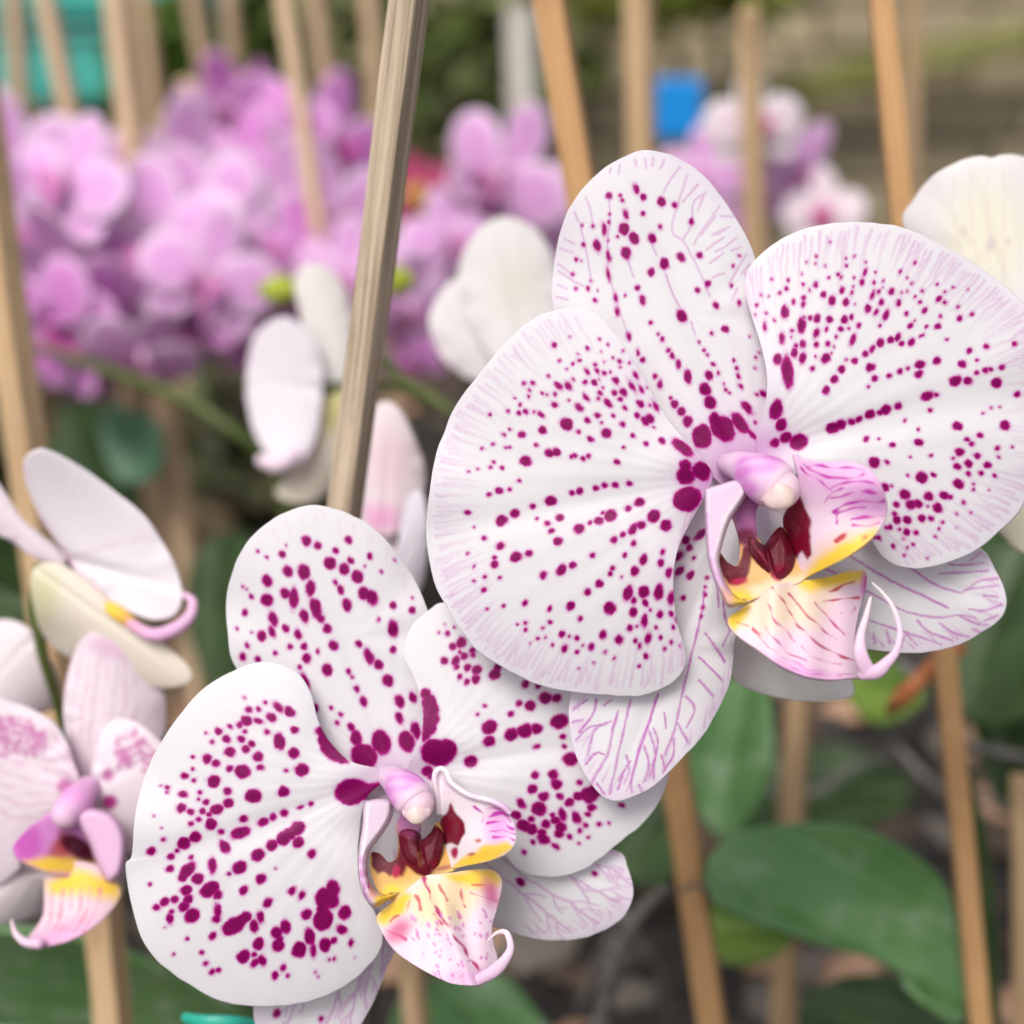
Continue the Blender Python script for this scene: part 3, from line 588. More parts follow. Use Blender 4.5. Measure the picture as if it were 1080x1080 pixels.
# mid lobe: yellow shoulders, striped pink tongue
ml = z5([(480, 688), (530, 672), (600, 665), (700, 650), (800, 626), (845, 620), (864, 640), (862, 690), (850, 740), (832, 810), (818, 900), (822, 990), (850, 1040), (885, 1056), (840, 1062), (790, 1064), (700, 1068), (600, 1048), (500, 1002), (400, 932), (330, 882), (299, 842), (303, 815), (345, 785), (395, 750)])
def ml_d(x, y, e):
    u = (x - 818) / 60; t = np.clip((y - 615) / 100, -0.1, 1.1)
    return 0.2745 - 0.0075 * t + 0.0035 * u * u - 0.0016 * np.exp(-(u / 0.25) ** 2) * (1 - t) + 0.0003 * np.sin(x * 0.16)
stripes = [vL([(480, 695), (540, 770), (590, 850), (650, 910), (720, 950), (815, 995)], 5, (0.42, 0.02, 0.10)), vL([(548, 720), (620, 800), (680, 860), (740, 905)], 4.5, (0.46, 0.03, 0.14)), vL([(655, 750), (700, 810), (765, 880)], 5, (0.50, 0.05, 0.20)),
           vL([(460, 765), (500, 830), (570, 910)], 4, (0.55, 0.10, 0.28)), vL([(440, 820), (480, 890), (550, 960), (620, 990)], 4.5, (0.5, 0.06, 0.30)), vL([(590, 935), (660, 980), (760, 1000)], 4, (0.6, 0.15, 0.42)), vL([(520, 980), (620, 1020), (720, 1040), (810, 1045)], 3, (0.6, 0.14, 0.45)),
           vL([(690, 745), (760, 740), (830, 735)], 6, (0.52, 0.06, 0.12)), vL([(710, 710), (760, 690), (810, 670)], 6, (0.52, 0.08, 0.08)), vL([(765, 800), (800, 790), (815, 770)], 4, (0.6, 0.12, 0.3)), vL([(400, 860), (450, 920), (500, 960)], 4, (0.6, 0.14, 0.2)),
           vL([(400, 870), (430, 885), (440, 880)], 6, (0.55, 0.08, 0.16)), vL([(335, 830), (380, 850)], 4, (0.5, 0.12, 0.05)), vL([(560, 1020), (680, 1050), (760, 1055)], 3, (0.6, 0.14, 0.5))]
flesh('mid_lobe', lip, ml, ml_d, (0.82, 0.60, 0.72),
      [('P', z5([(380, 740), (480, 680), (600, 660), (760, 640), (720, 740), (660, 860), (560, 860), (440, 880), (340, 850)]), (0.83, 0.66, 0.52), 14),
       ('P', z5([(590, 655), (760, 625), (870, 615), (850, 665), (760, 685), (640, 710), (590, 690)]), YEL, 6), ('P', z5([(290, 840), (300, 800), (400, 745), (385, 800), (330, 870)]), YEL, 5),
       ('B', *b5(858, 680), 4, 13, 5, (0.62, 0.10, 0.40), 4), ('B', *b5(560, 1030), 60, 8, 15, (0.76, 0.42, 0.68), 8)] + stripes, 0.9)
tint_t = lambda t, a: ramp(t, [(0, (0.74, 0.48, 0.68)), (0.5, (0.80, 0.60, 0.74)), (1, (0.84, 0.72, 0.70))])
tube('tendril', lip, [(*b5(868, 1035), 0.2668, 8.5), (*b5(840, 965), 0.2662, 7.5), (*b5(840, 890), 0.2668, 4.6), (*b5(862, 810), 0.2680, 3.2), (*b5(880, 735), 0.2695, 1.5)], M_LIP, 40, 14, tint_t, flat=0.6)
tube('tendril', lip, [(*b5(850, 1048), 0.2670, 6.0), (*b5(905, 1035), 0.2660, 8.0), (*b5(945, 1000), 0.2656, 6.2), (*b5(985, 950), 0.2655, 4.2), (*b5(1000, 870), 0.2660, 3.0), (*b5(975, 780), 0.2672, 2.4), (*b5(930, 715), 0.2685, 1.6), (*b5(888, 675), 0.2695, 0.7)], M_LIP, 60, 14, tint_t, flat=0.7)
# column
def col_tint(t, a, pink, base, tip):
    c = ramp(t, [(0, base), (0.25, (0.79, 0.58, 0.76)), (0.55, (0.77, 0.52, 0.74)), (0.8, (0.78, 0.55, 0.72)), (1, tip)])
    k = (sstep(0.28, 0.5, t) * (1 - sstep(0.70, 0.88, t)) * np.clip(0.72 + 0.35 * np.sin(a * 3 + t * 9) + 0.25 * np.sin(a * 7 - t * 23), 0, 1))[:, None]
    return c * (1 - 0.85 * k) + np.array(pink) * 0.85 * k
clm = tube('column', fr, [(*b5(300, 190), 0.2835, 12), (*b5(350, 200), 0.2800, 16), (*b5(410, 226), 0.2760, 22), (*b5(462, 258), 0.2732, 26.5), (*b5(500, 282), 0.2720, 25), (*b5(515, 292), 0.2716, 21)], M_LIP, 60, 48,
           lambda t, a: col_tint(t, a, (0.62, 0.18, 0.58), (0.70, 0.38, 0.64), (0.81, 0.60, 0.66)))
tube('anther_cap', clm, [(*b5(455, 318), 0.2700, 8), (*b5(490, 326), 0.2682, 13), (*b5(530, 316), 0.2678, 14), (*b5(556, 300), 0.2692, 8)], M_LIP, 24, 28, lambda t, a: ramp(t, [(0, (0.78, 0.50, 0.68)), (0.3, (0.80, 0.60, 0.60)), (0.7, (0.81, 0.65, 0.58)), (1, (0.79, 0.56, 0.68))]), flat=0.5)
tube('pedicel', fr, [(790, 505, 0.290, 9), (800, 480, 0.305, 8), (830, 470, 0.325, 8), (880, 500, 0.345, 9)], M_PEDI, 30, 14)

# ================================================================== LEFT FLOWER (in focus)
fl = thing('orchid_flower', 'white orchid flower with big purple blotches, tucked under the larger speckled bloom', 'orchid', P1(405, 835, 0.3015), 'magenta speckled white orchid flowers in focus')
L_DORSAL = Z('513,206,6 545,227,5 685,171,16,1.2 726,186,12 614,186,5 599,217,12 837,167,12 791,205,9 843,240,11 911,226,11 895,260,4 1001,238,5 953,279,6 770,250,21 820,271,18 867,298,20 677,281,21,1.3 619,279,18,1.2 545,312,17,1.3 545,381,20 458,332,5 472,343,4 489,369,7 468,426,11 437,484,5 491,494,3 474,542,8 460,584,12 513,593,11 575,569,8 609,357,17 640,375,16,2.3,90 700,340,16,1.8,95 720,412,19,2.0 735,445,12,1.4 677,438,15,1.6 568,450,15,1.7 563,492,13,1.6 527,510,16 611,481,11,1.3 657,503,12,1.5 627,548,9 678,547,11 686,588,16 661,620,8 726,563,8 760,482,14,1.2 782,542,16,1.2 789,318,7,1.6 807,343,11,1.5 829,398,17,1.3 890,357,20 920,372,20,1.4 994,400,12 943,452,8 1062,417,11 994,483,18,1.7,85 994,558,12 873,537,11 908,580,16,1.8 942,611,16 975,668,20 760,629,19 836,635,9 848,652,6 865,697,11 889,742,14,1.3 1017,741,16,1.4 1017,801,15,1.4 1065,727,13,1.5 680,672,13,2.4 716,763,12 773,764,7 807,786,8 795,818,9 846,835,12,1.3 862,872,20,1.4 895,940,42,1.1 880,932,36,1.1 952,887,33,1.4 1042,885,28,1.4 1075,845,16,2 1062,372,4', 120, 520)
dors = [(268, 564), (298, 541), (324, 533), (346, 535), (372, 544), (396, 559), (419, 583), (434, 604), (446, 630), (455, 660), (456, 700), (450, 745), (446, 795), (430, 840), (395, 842), (340, 798), (285, 745), (248, 703), (240, 668), (239, 627), (250, 590)]
petal('dorsal_sepal', fl, dors, (410, 812), (320, 535), 105, relief((412, 812), (320, 535), 105, 0.2970, a=1, b=-1, c=2.6, crease=0.8, rip=0.6, ph=2, curl=0.5), L_DORSAL,
      lambda O: edge_veins(O, (410, 812), 0.0, 0.25, 14, 20, 0.14, 31), edge=0.06, throat=0.35, throat_r=30, center=(345, 670), fk=0.0)
L_LEFT = Z('463,728,5 538,747,7 515,770,9 480,771,11 585,762,12,1.9,50 626,779,16,1.3 561,799,14,1.4 515,811,10,1.7 474,811,17,1.2 447,825,11 414,832,9 373,847,13 328,854,5 350,886,8 401,876,13 467,849,8 547,851,10 644,843,12 453,877,12 492,893,11 470,911,14 589,884,20,1.5,80 641,926,18 513,939,16 522,978,12 413,922,17 333,946,15 364,963,14 412,980,12 458,992,24 669,986,22 614,990,6 281,940,7 281,983,6 252,1006,11 286,1022,8 356,1026,22 307,1065,8 247,1072,13 191,1047,8 166,1042,4 189,1064,4 406,1062,14 496,1078,25 604,1062,18 740,850,18 752,880,25 768,910,27 788,932,24 812,948,16 828,956,8', 120, 520) + \
    Z('240,312,16 273,326,11 316,322,11 339,335,10 366,316,18,1.3 301,350,10 275,368,9 346,369,19 302,280,6 328,291,10 407,294,16 142,338,4 170,383,4 176,423,7,1.3 382,396,10 461,350,13 531,361,13,1.6 568,343,12 606,328,12 701,296,9 664,308,6,1.8 450,400,21,1.7 133,465,14 203,485,11 226,463,9 249,436,21 290,415,18,1.2 275,486,7 199,527,14 395,449,18,1.4,60 513,478,20,1.2 563,443,18 605,420,24 625,405,22 655,384,24 656,433,18 705,475,14 351,516,14,2,88 447,523,22 409,547,7 525,563,17 262,535,20,1.8,-50 245,558,16 298,563,19 335,605,24 350,595,22 371,620,16 463,604,13,1.3 257,605,18 265,635,17 250,662,17 128,583,6 153,665,13 181,645,15,1.2 216,637,13 200,705,12,1.5,85 205,680,8 280,694,24,1.2 370,680,14,2,85 366,705,14 548,648,14,1.4 634,606,13,1.3 669,622,10,1.7,-60 577,526,4 352,767,12,1.3 410,740,24 430,730,28 450,715,22 470,700,19 500,730,16,1.5,85 522,700,14,1.5,80 515,795,20 461,840,22 500,832,9 502,862,12,1.5 528,853,14,1.4,80 580,755,20 612,735,18,1.4,80 585,800,22 590,780,14 660,815,26 697,770,19,1.5,80 710,820,12,1.8,85 752,798,22 783,783,12 845,790,11 812,743,16,1.3,25 685,690,18 745,710,34 745,670,22 750,630,32 780,600,24,1.3,85 775,640,26 822,683,21,1.2 766,850,6 785,848,7 602,881,10,1.4 620,906,7 574,907,13 351,894,10 374,888,9 328,864,9 312,825,7 213,832,6 261,778,6 183,737,4 728,912,4 718,895,4 858,843,3 848,253,46,1.3,-8 895,255,28 925,252,26,1.2 940,240,18', 120, 760)
lpet = [(173, 778), (191, 751), (218, 724), (247, 707), (274, 699), (298, 701), (316, 711), (328, 732), (336, 763), (351, 787), (372, 804), (398, 812), (404, 824), (388, 840), (380, 873), (377, 908), (382, 938), (396, 964), (404, 988), (400, 1006), (384, 1024), (357, 1044), (321, 1058), (280, 1062), (239, 1058), (203, 1041), (170, 1018), (149, 991), (138, 953), (133, 913), (139, 902), (142, 858), (153, 819)]
petal('petal', fl, lpet, (400, 822), (150, 920), 170, relief((400, 822), (150, 920), 170, 0.2920, a=-9, b=6, c=3.0, crease=1.2, rip=0.9, k=5, ph=1.5, curl=0.6), L_LEFT,
      lambda O: edge_veins(O, (400, 822), 0.3, 1.0, 10, 16, 0.06, 32), edge=0.03, throat=0.3, throat_r=24, center=(270, 890))
L_RIGHT = Z('233,332,3 268,343,4 212,361,4 242,365,8 262,412,12 292,398,16,1.2 287,432,7 304,446,13 332,443,9 331,425,9 347,416,6 230,463,13 273,460,15 275,485,9 314,488,13 347,494,16 343,527,15 286,519,9 311,538,10 410,512,18 422,485,12 521,545,12 565,552,10 591,595,20 632,594,15 497,615,11 538,622,17 468,651,11 376,622,6 349,653,6 392,699,25 391,749,19 471,724,23 517,711,24 560,704,19 640,678,26,1.2 654,731,10 659,768,8 680,812,24 560,768,8,1.4 325,820,21 555,868,12 619,867,17 632,902,18 547,919,16 585,945,17 713,895,9 643,944,11 709,944,17 745,940,26 765,930,20 755,985,12 742,1008,9 865,978,8 166,580,18 177,610,26 184,640,29 184,670,29 178,700,25 168,725,18 160,740,10 205,790,48,1.2,8 232,785,42,1.1 170,855,18 188,872,14', 400, 560) + \
    Z('758,158,11 821,157,17 834,193,18 749,211,17 788,236,17 845,236,11 880,257,15 917,187,9 910,236,16 950,236,25 965,215,18 959,276,14 945,299,9 708,262,13,1.6,50 770,280,25 690,303,16 717,340,22 747,353,19 744,317,10 796,334,15 854,300,14,1.6,80 820,302,10 830,322,14 850,345,18 843,370,15 905,312,14,1.7,60 936,340,9 917,358,8 879,381,9 985,335,8 1019,332,5 1066,268,8 787,388,18,1.3 782,365,14 749,397,9 830,414,9,1.7 719,435,8 913,405,4 946,382,5', 340, 770)
rpet = [(468, 635), (453, 643), (436, 658), (427, 679), (427, 696), (437, 716), (444, 738), (446, 762), (441, 782), (430, 812), (440, 830), (470, 855), (510, 882), (533, 903), (545, 916), (560, 922), (586, 925), (613, 918), (636, 903), (660, 884), (680, 866), (697, 842), (706, 812), (700, 775), (670, 730), (620, 690), (560, 655), (510, 638)]
petal('petal', fl, rpet, (432, 815), (690, 770), 150, relief((432, 815), (690, 770), 150, 0.2940, a=3, b=1, c=2.6, crease=1.0, rip=0.7, k=5, ph=0.5, curl=0.4), L_RIGHT,
      None, edge=0.03, throat=0.3, throat_r=24, center=(565, 790))
rsep = [(425, 830), (480, 860), (540, 885), (600, 890), (651, 897), (662, 915), (668, 942), (658, 966), (636, 982), (607, 991), (571, 991), (536, 982), (500, 965), (460, 920), (425, 870)]
petal('lateral_sepal', fl, rsep, (430, 840), (668, 945), 60, relief((430, 840), (668, 945), 60, 0.3020, a=1, c=2.0, crease=0.6, rip=0.5, ph=1, curl=0.3), Z('705,540,14 971,512,10', 340, 770),
      lambda O: sepal_veins(O, (430, 840), (0.22, 0.27, 0.32, 0.37, 0.42, 0.47, 0.52, 0.57), 0.55, 41, 0.40, False, 4) + edge_veins(O, (430, 840), 0.2, 0.65, 34, 26, 0.5, 42, 0.75, 0.5), edge=0.38, throat=0.1, center=(560, 930))
lsep = [(382, 832), (395, 818), (425, 830), (430, 900), (424, 960), (418, 997), (404, 1033), (384, 1074), (362, 1108), (330, 1128), (300, 1122), (278, 1098), (267, 1064), (280, 1010), (320, 950), (360, 890)]
petal('lateral_sepal', fl, lsep, (410, 840), (310, 1125), 60, relief((410, 840), (310, 1125), 60, 0.3020, a=0, c=2.0, crease=0.6, rip=0.5, ph=0, curl=0.3), Z('579,1042,13 737,1062,9', 120, 760),
      lambda O: sepal_veins(O, (410, 850), (0.26, 0.31, 0.36, 0.41, 0.46, 0.52, 0.58, 0.64), 0.55, 43, 0.40, False, 4), edge=0.38, throat=0.1, center=(355, 1020))

def z9(pts): return T(pts, 340, 770, 3.375)
def b9(x, y): return (340 + x / 3.375, 770 + y / 3.375)
def vM(pts, w_, col=MAG, s=1.0): return ('L', z9(pts), w_ / 3.375, col, s)
lip = thing('lip', '', '', (0, 0, 0)); lip.parent = fl
for k in ('label', 'category'): del lip[k]
thr = z9([(172, 440), (205, 440), (235, 470), (262, 455), (270, 390), (262, 340), (290, 300), (345, 300), (352, 385), (385, 365), (405, 330), (425, 350), (470, 470), (470, 500), (360, 535), (280, 590), (220, 600), (175, 520)])
flesh('throat', lip, thr, lambda x, y, e: 0.2905 - 0.0026 * np.exp(-(((x - 447) / 22) ** 2 + ((y - 910) / 20) ** 2)) - 0.00006 * np.clip(y - 890, 0, 60), (0.74, 0.42, 0.13),
      [('P', z9([(270, 560), (360, 505), (480, 480), (480, 520), (360, 560), (280, 610)]), (0.84, 0.62, 0.26), 8)] + [('P', z9([(165, 430), (205, 430), (235, 465), (262, 455), (278, 375), (320, 350), (400, 340), (430, 360), (430, 440), (405, 500), (368, 528), (335, 512), (300, 488), (285, 520), (262, 510), (240, 520), (215, 505), (195, 515), (178, 480)]), MAR, 2.2),
       ('B', *b9(265, 505), 4.5, 6, 0, REDL, 2), ('P', z9([(250, 280), (350, 280), (350, 370), (300, 390), (265, 370)]), (0.42, 0.16, 0.34), 5), ('B', *b9(300, 385), 12, 6, 0, (0.18, 0.03, 0.08), 6), ('B', *b9(240, 580), 12, 8, -30, YEL, 4), ('B', *b9(430, 490), 10, 3, -20, (0.5, 0.2, 0.12), 2)], 0.8, 1.2)
cal_o = z9([(272, 372), (300, 352), (340, 362), (352, 392), (384, 366), (408, 345), (432, 372), (428, 430), (408, 490), (375, 522), (352, 518), (318, 482), (285, 440)])
flesh('callus', lip, cal_o, lambda x, y, e: 0.2888 - 0.0015 * np.clip(e / 9, 0, 1) ** 0.8 - 0.0013 * sstep(880, 915, y) + 0.0012 * np.exp(-((x - 443 - (y - 890) * 0.15) / 2.5) ** 2), (0.115, 0.002, 0.014),
      [('L', z9([(345, 440), (355, 500)]), 2.4, (0.45, 0.16, 0.04), 3), ('B', *b9(320, 372), 10, 4, 10, (0.20, 0.03, 0.09), 4), ('B', *b9(400, 480), 5, 6, 0, (0.24, 0.01, 0.03), 4)], 0.8, 1.2)
rl = z9([(404, 175), (415, 145), (436, 150), (455, 190), (520, 235), (600, 258), (650, 285), (680, 325), (690, 385), (665, 435), (600, 465), (520, 482), (460, 492), (430, 470), (415, 400), (418, 320), (415, 260)])
def rl2_d(x, y, e):
    t = np.clip((x - 465) / 80, -0.1, 1)
    return 0.2910 - 0.011 * np.sin(np.clip(t, 0, 1) * 1.7) + 0.0008 * np.sin(y / 9.0) * t - 0.0014 * np.clip((5 - e) / 5, 0, 1) ** 2 * (y < 860)
flesh('side_lobe', lip, rl, rl2_d, PALE,
      [('L', z9([(415, 150), (450, 200), (520, 245), (600, 265), (650, 292)]), 3.2, (0.80, 0.66, 0.78), 3), ('B', *b9(630, 345), 14, 22, 0, (0.70, 0.34, 0.64), 12),
       ('P', z9([(450, 495), (500, 455), (580, 410), (660, 400), (680, 420), (600, 470), (520, 490)]), YEL, 3.5),
       ('P', z9([(455, 260), (475, 290), (505, 330), (508, 370), (480, 410), (455, 400), (425, 420), (410, 390), (415, 320), (435, 300)]), (0.19, 0.002, 0.020), 1.6),
       ('B', *b9(470, 437), 4, 6.5, 10, (0.40, 0.01, 0.07), 1.6), ('B', *b9(530, 440), 3.5, 2, -20, (0.5, 0.14, 0.08), 1.5), ('B', *b9(553, 393), 3, 2.5, 0, (0.5, 0.14, 0.1), 2)] +
      [vM([(580, 280), (620, 285), (660, 305)], 6), vM([(590, 305), (640, 300), (675, 330)], 6), vM([(585, 330), (640, 328), (682, 352)], 6), vM([(600, 360), (650, 352), (685, 372)], 5), vM([(610, 385), (660, 378), (680, 390)], 5), vM([(540, 270), (570, 300), (565, 320)], 4)], 0.9)
ll = z9([(148, 262), (170, 248), (205, 243), (240, 246), (254, 262), (250, 305), (228, 350), (195, 395), (165, 440), (158, 500), (180, 560), (225, 585), (280, 572), (235, 605), (188, 632), (160, 612), (136, 560), (126, 490), (130, 420), (142, 340)])
flesh('side_lobe', lip, ll, lambda x, y, e: 0.2815 + 0.000045 * np.clip(960 - y, -50, 120) + 0.003 * np.clip(1 - e / 6, 0, 1) ** 2 + 0.00009 * np.clip(x - 395, -20, 60), (0.82, 0.68, 0.80),
      [('L', z9([(140, 450), (135, 520), (150, 580), (175, 620)]), 5, (0.66, 0.30, 0.60), 3), ('L', z9([(255, 270), (235, 345), (190, 400), (160, 450)]), 3.0, (0.83, 0.76, 0.82), 2), ('P', z9([(180, 590), (220, 575), (285, 565), (235, 610), (190, 635)]), YEL, 3.5),
       ('B', *b9(180, 575), 5, 7, 0, (0.72, 0.38, 0.36), 3), vM([(150, 480), (165, 560)], 4), vM([(142, 520), (150, 570)], 3)], 0.9)
ml = z9([(360, 522), (420, 512), (470, 506), (540, 496), (600, 496), (634, 520), (640, 560), (622, 640), (606, 700), (612, 760), (625, 818), (605, 880), (575, 906), (530, 908), (490, 908), (440, 895), (350, 850), (262, 790), (212, 722), (192, 672), (212, 640), (285, 580)])
def ml2_d(x, y, e):
    u = (x - 465) / 60; t = np.clip((y - 925) / 110, -0.1, 1.1)
    return 0.2860 - 0.006 * t + 0.0035 * u * u - 0.0014 * np.exp(-((x - 455 - 40 * t) / 10) ** 2) * (0.5 + t) + 0.0003 * np.sin(x * 0.17)
r9 = random.Random(5)
dots9 = []
for _ in range(60):
    xx = r9.uniform(320, 600); yy = r9.uniform(640, 890)
    dots9.append(('B', *b9(xx, yy), r9.uniform(1.2, 2.8), r9.uniform(0.9, 1.6), r9.choice((60, 50, 70)), (0.62, 0.22, 0.52), 1.3))
flesh('mid_lobe', lip, ml, ml2_d, (0.82, 0.64, 0.74),
      [('P', z9([(300, 600), (360, 525), (450, 515), (540, 520), (560, 600), (500, 680), (420, 700), (330, 680)]), (0.82, 0.66, 0.44), 12),
       ('P', z9([(430, 515), (540, 492), (610, 492), (640, 530), (610, 575), (540, 560), (480, 545)]), YEL, 6), ('P', z9([(185, 675), (210, 635), (290, 575), (320, 590), (290, 650), (220, 700)]), YEL, 6),
       ('B', *b9(600, 580), 14, 8, 70, (0.66, 0.18, 0.34), 7), ('B', *b9(270, 715), 16, 9, -40, (0.66, 0.20, 0.34), 7), ('B', *b9(540, 880), 30, 9, 0, (0.76, 0.46, 0.68), 8)] +
      [vM([(360, 530), (385, 590), (430, 680), (480, 750), (555, 855)], 8, (0.48, 0.05, 0.18)), vM([(335, 585), (355, 640)], 7, (0.55, 0.14, 0.14)), vM([(415, 550), (445, 605)], 6, (0.55, 0.14, 0.14)), vM([(490, 570), (510, 625)], 6, (0.6, 0.18, 0.2)), vM([(475, 635), (485, 670)], 7, (0.62, 0.22, 0.3)), vM([(330, 715), (345, 745)], 8, (0.62, 0.22, 0.4)), vM([(400, 655), (420, 690)], 7, (0.58, 0.14, 0.3)),
       vM([(530, 550), (580, 545), (610, 555)], 5, (0.55, 0.1, 0.1)), vM([(530, 580), (590, 600), (620, 610)], 6, (0.6, 0.12, 0.25)), vM([(240, 680), (270, 660)], 6, (0.55, 0.14, 0.1)), vM([(225, 705), (290, 740)], 7, (0.62, 0.12, 0.28)), vM([(300, 640), (310, 610)], 4, (0.6, 0.2, 0.1))] + dots9, 0.9)
tube('tendril', lip, [(*b9(555, 890), 0.2807, 6), (*b9(615, 855), 0.2800, 7), (*b9(655, 810), 0.2795, 5.2), (*b9(670, 770), 0.2797, 3.8), (*b9(655, 722), 0.2805, 3.2), (*b9(622, 722), 0.2815, 2.2), (*b9(588, 750), 0.2823, 0.9)], M_LIP, 60, 14, tint_t, flat=0.7)
clm = tube('column', fl, [(*b9(225, 160), 0.2955, 11), (*b9(258, 178), 0.2915, 15), (*b9(296, 212), 0.2875, 20), (*b9(325, 245), 0.2855, 21.5), (*b9(338, 262), 0.2848, 18)], M_LIP, 60, 48,
           lambda t, a: col_tint(t, a, (0.68, 0.22, 0.64), (0.78, 0.62, 0.76), (0.81, 0.60, 0.66)))
tube('anther_cap', clm, [(*b9(300, 292), 0.2830, 6), (*b9(332, 302), 0.2818, 10), (*b9(366, 290), 0.2826, 7)], M_LIP, 24, 28, lambda t, a: ramp(t, [(0, (0.78, 0.54, 0.64)), (0.5, (0.82, 0.66, 0.60)), (1, (0.79, 0.56, 0.66))]), flat=0.5)
tube('pedicel', fl, [(405, 835, 0.3015, 8), (430, 810, 0.322, 7), (480, 780, 0.340, 7), (560, 740, 0.352, 8), (700, 640, 0.355, 8)], M_PEDI, 30, 14)

# ================================================================== NEAR BACKGROUND BLOOMS (traced, each at its own distance)
def soft(name, parent, outline, d, base, tip, hw, tint=(0.82, 0.76, 0.79), layers=None, a=0, b=0, c=3, crease=0.6, rip=0.35, ph=0, curl=0.5, side=0, center=None, thick=0.9, seed=0):
    fn = relief(base, tip, hw, d, a=a, b=b, c=c, crease=crease, rip=rip, ph=ph, curl=curl, side=side)
    tf = (lambda x, y, r, tn: paint(x, y, tint, layers)) if layers else (lambda x, y, r, tn: tn)
    return petal(name, parent, outline, base, tip, hw, fn, mat=M_SOFT, tint=tint, edge=0.12, throat=0.0, step=2.4, tint_fn=tf, center=center, thick=thick)

def z7(pts): return T(pts, 0, 640, 2.4545)
def dots(pts_poly, n, col, seed, rad=(1, 2.2), soft_=1.2):
    r = random.Random(seed); o = np.array(pts_poly); lo, hi = o.min(0), o.max(0); out = []
    while len(out) < n:
        x, y = r.uniform(lo[0], hi[0]), r.uniform(lo[1], hi[1])
        if poly_sdf(np.array([x]), np.array([y]), o)[0] < -3:
            q = r.uniform(*rad); out.append(('B', x, y, q * 1.3, q, r.uniform(0, 180), col, soft_))
    return out
def stripes_(base, tip, hw, n, col, wd, t0=0.1, t1=0.95, s=1.6):
    b = np.array(base, float); v = np.array(tip, float) - b; pe = np.array([-v[1], v[0]]) / np.linalg.norm(v); out = []
    for i in range(n):
        o = (i / (n - 1) * 2 - 1) * hw
        out.append(('L', [tuple(b + v * t0 + pe * o * 0.35), tuple(b + v * 0.5 + pe * o * 0.9), tuple(b + v * t1 + pe * o * 0.75)], wd, col, s))
    return out

# --- pale pink bloom at the left edge, facing the viewer
f3 = thing('orchid_flower', 'blurred pale pink orchid flower with yellow and pink lip, left of the blotched bloom', 'orchid', P1(85, 835, 0.345))
PK = (0.83, 0.73, 0.79); SP = (0.60, 0.22, 0.46)
o = z7([(255, 65), (310, 85), (370, 120), (415, 190), (432, 260), (420, 340), (350, 420), (250, 470), (200, 450), (172, 350), (165, 240), (185, 130), (215, 80)])
soft('dorsal_sepal', f3, o, 0.350, b7 := (92, 840), (110, 670), 50, PK, stripes_((92, 840), (112, 675), 42, 8, (0.74, 0.54, 0.66), 1.6) + [('B', 113, 683, 20, 10, 20, (0.72, 0.50, 0.64), 8)], ph=1)
o = z7([(-60, 260), (40, 250), (100, 275), (150, 310), (180, 370), (205, 450), (190, 510), (120, 540), (60, 620), (40, 690), (-60, 700)])
soft('petal', f3, o, 0.343, (85, 830), (-10, 780), 70, PK, dots(z7([(-40, 280), (60, 275), (130, 320), (120, 390), (-30, 400)]), 170, (0.60, 0.24, 0.46), 3, (1, 2.8)) + stripes_((85, 832), (-15, 800), 55, 8, (0.72, 0.46, 0.62), 1.3) + [('B', *z7([(170, 465)])[0], 10, 8, 0, SP, 3)], ph=2, c=2, center=(14, 825))
o = z7([(262, 330), (296, 290), (350, 298), (405, 340), (450, 390), (455, 520), (390, 640), (310, 620), (225, 520), (238, 430)])
soft('petal', f3, o, 0.342, (92, 832), (160, 800), 55, PK, dots(z7([(285, 330), (350, 310), (420, 380), (400, 440), (300, 420)]), 80, (0.60, 0.24, 0.46), 4, (1, 2.6)) + [('B', *z7([(320, 395)])[0], 6, 6, 0, SP, 3), ('B', *z7([(285, 505)])[0], 8, 8, 0, (0.42, 0.02, 0.22), 3), ('B', *z7([(280, 435)])[0], 6, 7, 0, SP, 3)], ph=0.4, c=2)
o = z7([(-60, 690), (60, 690), (130, 700), (130, 760), (70, 810), (-60, 815)])
soft('lateral_sepal', f3, o, 0.352, (80, 860), (-20, 950), 30, (0.80, 0.72, 0.74))
o = z7([(-60, 680), (80, 600), (200, 600), (300, 620), (330, 690), (250, 740), (130, 750), (-60, 790)])
soft('lateral_sepal', f3, o, 0.354, (80, 860), (-20, 930), 40, (0.80, 0.72, 0.74))
lip = thing('lip', '', '', (0, 0, 0)); lip.parent = f3
for k in ('label', 'category'): del lip[k]
o = z7([(38, 612), (90, 560), (165, 522), (215, 535), (255, 590), (275, 655), (250, 700), (150, 695), (60, 664), (36, 640)])
flesh('side_lobe', lip, o, lambda x, y, e: 0.338 - 0.006 * np.sin(np.clip((95 - x) / 80, 0, 1) * 1.6) + 0.0 * e, (0.66, 0.26, 0.60),
      [('B', *z7([(70, 610)])[0], 16, 20, 0, (0.56, 0.10, 0.46), 8), ('P', z7([(60, 660), (150, 640), (260, 655), (230, 690), (120, 690)]), YEL, 5), ('P', z7([(120, 640), (160, 580), (250, 630), (250, 655), (160, 650)]), (0.45, 0.08, 0.10), 6), ('B', *z7([(205, 625)])[0], 24, 11, 35, (0.06, 0.002, 0.015), 4)], step=2.2)
o = z7([(192, 545), (228, 520), (295, 540), (328, 600), (318, 690), (280, 715), (250, 665), (228, 610)])
flesh('side_lobe', lip, o, lambda x, y, e: 0.333 + 0.003 * np.clip(1 - e / 8, 0, 1) ** 2, (0.78, 0.50, 0.72), [], step=2.2)
o = z7([(115, 705), (140, 672), (200, 660), (275, 680), (310, 722), (308, 760), (255, 820), (185, 862), (100, 884), (62, 872), (110, 800)])
